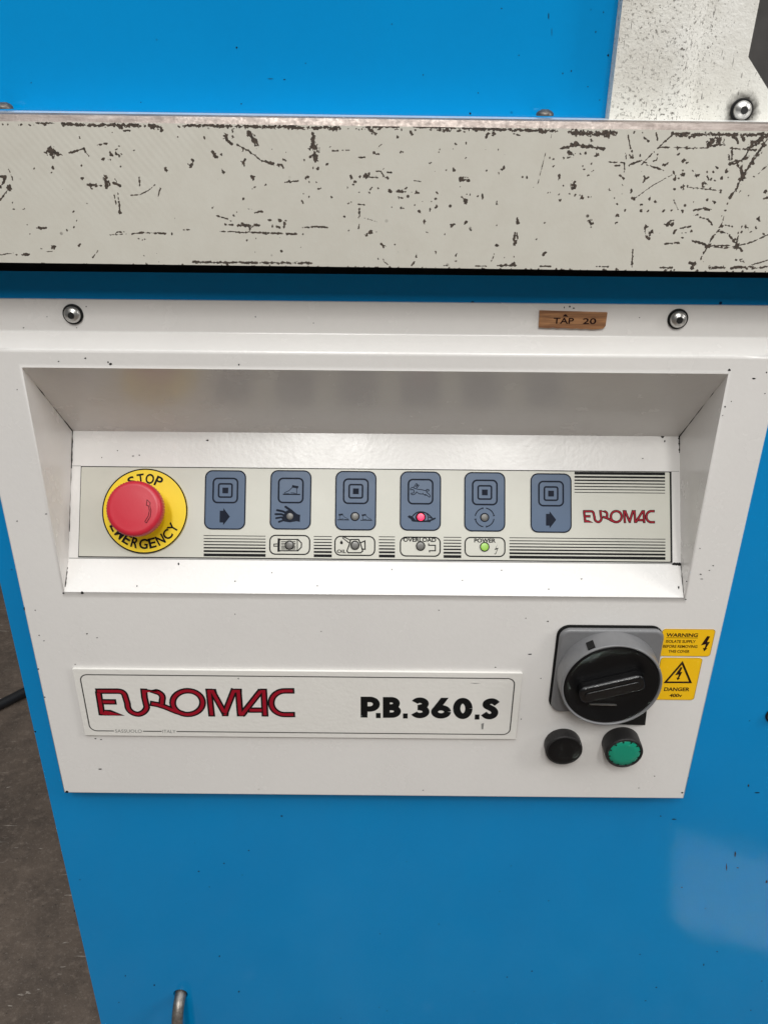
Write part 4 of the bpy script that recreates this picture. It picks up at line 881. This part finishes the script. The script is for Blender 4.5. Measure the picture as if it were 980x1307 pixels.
a, b_ = sl.px(752, 899), sl.px(787, 900); MB().prism(sl, [(a[0], a[1] - .0002), (b_[0], b_[1] - .0002), (b_[0] - .002, b_[1] + .0002), (a[0] + .001, a[1] + .0001)], -.001, .0006).build('slot_edge', SCREW, plate)
nt = vplane(-.0145)
# notch in the bezel rim
ap = radians(119); cth = Vector((cos(ap), sin(ap)))
MB().prism(SWF, [tuple(cth * (RB - .002) + Vector((-cth.y, cth.x)) * t) for t in (-.0027, .0027)] + [tuple(cth * (RB + .0006) + Vector((-cth.y, cth.x)) * t) for t in (.0027, -.0027)], .0125, .0203).build('index_notch', BLKM, plate)
pt = FACE.px(812, 911); MB().prism(FACE, [FACE.px(770, 896), FACE.px(824, 905), FACE.px(822, 922.5), FACE.px(770, 921)], .0001, .0030).build('lock_tab', BLKM, plate)

# ------------------------------------------------------------------ push buttons
def button(fr, c, r, hgt, name, label, colour=None):
    o = MB().lathe(fr, c, [(r * 1.0, .0001), (r * 1.0, hgt * .82), (r * .985, hgt * .95), (r * .95, hgt), (r * .86, hgt), (r * .84, hgt - .0006), (r * .84, hgt - .0024)] if colour else [(r * .97, .0001), (r, .002), (r, hgt * .82), (r * .985, hgt * .95), (r * .95, hgt), (r * .88, hgt - .0002), (r * .86, hgt - .0010), (r * .6, hgt - .0018), (.00001, hgt - .0020)], 64).build(name, DUSTK, mach, smooth=True, label=label)
    if colour:
        MB().lathe(fr, c, [(r * .835, hgt - .004), (r * .835, hgt - .0007), (r * .80, hgt - .0002), (r * .5, hgt), (.00001, hgt + .0001)], 64).build('button_cap', colour, o, smooth=True)
        m = MB()
        for k in range(12):
            a = radians(30 * k + 12); p = Vector(c) + Vector((cos(a), sin(a))) * r * .80; t = Vector((-sin(a), cos(a))); n_ = Vector((cos(a), sin(a)))
            m.flat(fr, [tuple(p + t * r * .035 - n_ * r * .06), tuple(p - t * r * .035 - n_ * r * .06), tuple(p - t * r * .05 + n_ * r * .05), tuple(p + t * r * .05 + n_ * r * .05)], hgt + .0001)
        m.build('tick_marks', BLKM, o)
    else:
        MB().lathe(fr, c, [(r * .90, hgt - .0025), (r * .90, hgt - .0004), (r * .87, hgt - .0001), (r * .4, hgt - .0006), (.00001, hgt - .0009)], 48).build('button_cap', BLKP, o, smooth=True)
    return o
BF = vplane(-.0100); c = BF.px(720, 959); button(FACE, c, .0144, .0100, 'push_button', 'plain black push button below the rotary switch')
BF = vplane(-.0140); c = BF.px(797, 962.5); button(FACE, c, .0146, .0140, 'push_button', 'green push button in a tall black bezel', GREEN)

# ------------------------------------------------------------------ warning stickers
def sticker(x0, z0, x1, z1, label):
    o = MB().prism(FACE, rrect(x0, z0, x1, z1, .0022, 5), .00008, .00028).build('warning_sticker', STICK, mach, label=label)
    MB().ribbon(FACE, rrect(x0 + .0001, z0 + .0001, x1 - .0001, z1 - .0001, .0022, 5), .0003, .00032, True).build('sticker_edge', plain('brown_sticker_rim', (.22, .12, .01), .5), o)
    return o
w1 = sticker(.2042, .6965, .2427, .7207, 'yellow sticker lettered WARNING ISOLATE SUPPLY BEFORE REMOVING THIS COVER')
m = MB(); T = lambda x, y: (840 + x / 13.07, 800 + y / 13.07); h2 = .00034
def tl(txt, xa, yb2, xb, yt2, bold): p = T(xa, yb2); q = T(xb, yt2); text_px(m, FACE, txt, p[0], p[1], q[0], q[1], h2, bold)
tl('WARNING', 130, 168, 660, 105, .03); tl('ISOLATE SUPPLY', 125, 268, 620, 218, .022); tl('BEFORE REMOVING', 75, 350, 650, 302, .022); tl('THIS COVER', 165, 432, 520, 385, .022)
m.ribbon(FACE, [FACE.px(*T(130, 181)), FACE.px(*T(655, 185))], .0004, h2)
def bolt(pts): m.flat(FACE, [FACE.px(*T(*q)) for q in pts], h2)
bolt([(815, 150), (862, 160), (812, 252), (860, 248), (795, 355), (822, 350), (760, 410), (742, 350), (770, 355), (790, 290), (708, 308)])
m.build('sticker_print', MAROON, w1)
w2 = sticker(.2068, .6555, .2378, .6950, 'yellow sticker with shock triangle lettered DANGER 400v')
m = MB(); tri = [FACE.px(*T(*q)) for q in ((398, 598), (535, 925), (115, 925))]
m.ribbon(FACE, tri, .0016, h2, True); tl('DANGER', 95, 1072, 520, 1010, .03); tl('400v', 185, 1172, 395, 1115, .028)
bolt([(372, 668), (402, 678), (362, 755), (400, 750), (345, 850), (362, 855), (318, 890), (300, 845), (322, 848), (340, 795), (276, 806)])
m.build('sticker_print', MAROON, w2)

# ------------------------------------------------------------------ steel conduit coming out of the cabinet
px_, pz_ = HOLE
pts = smooth_line([(px_, .032, pz_ - .0002), (px_, .016, pz_ - .0005), (px_ - .0004, .004, pz_ - .005), (px_ - .0012, -.004, pz_ - .018), (px_ - .002, -.0075, pz_ - .04), (px_ - .003, -.008, pz_ - .08), (px_ - .004, -.004, pz_ - .2), (px_ + .01, .0, pz_ - .32)], 8)
cond = MB().tube(pts, .0054, 20).build('conduit', PIPEM, None, True); cond['label'] = 'bent dull steel conduit coming out of the blue cabinet'; cond['category'] = 'conduit'
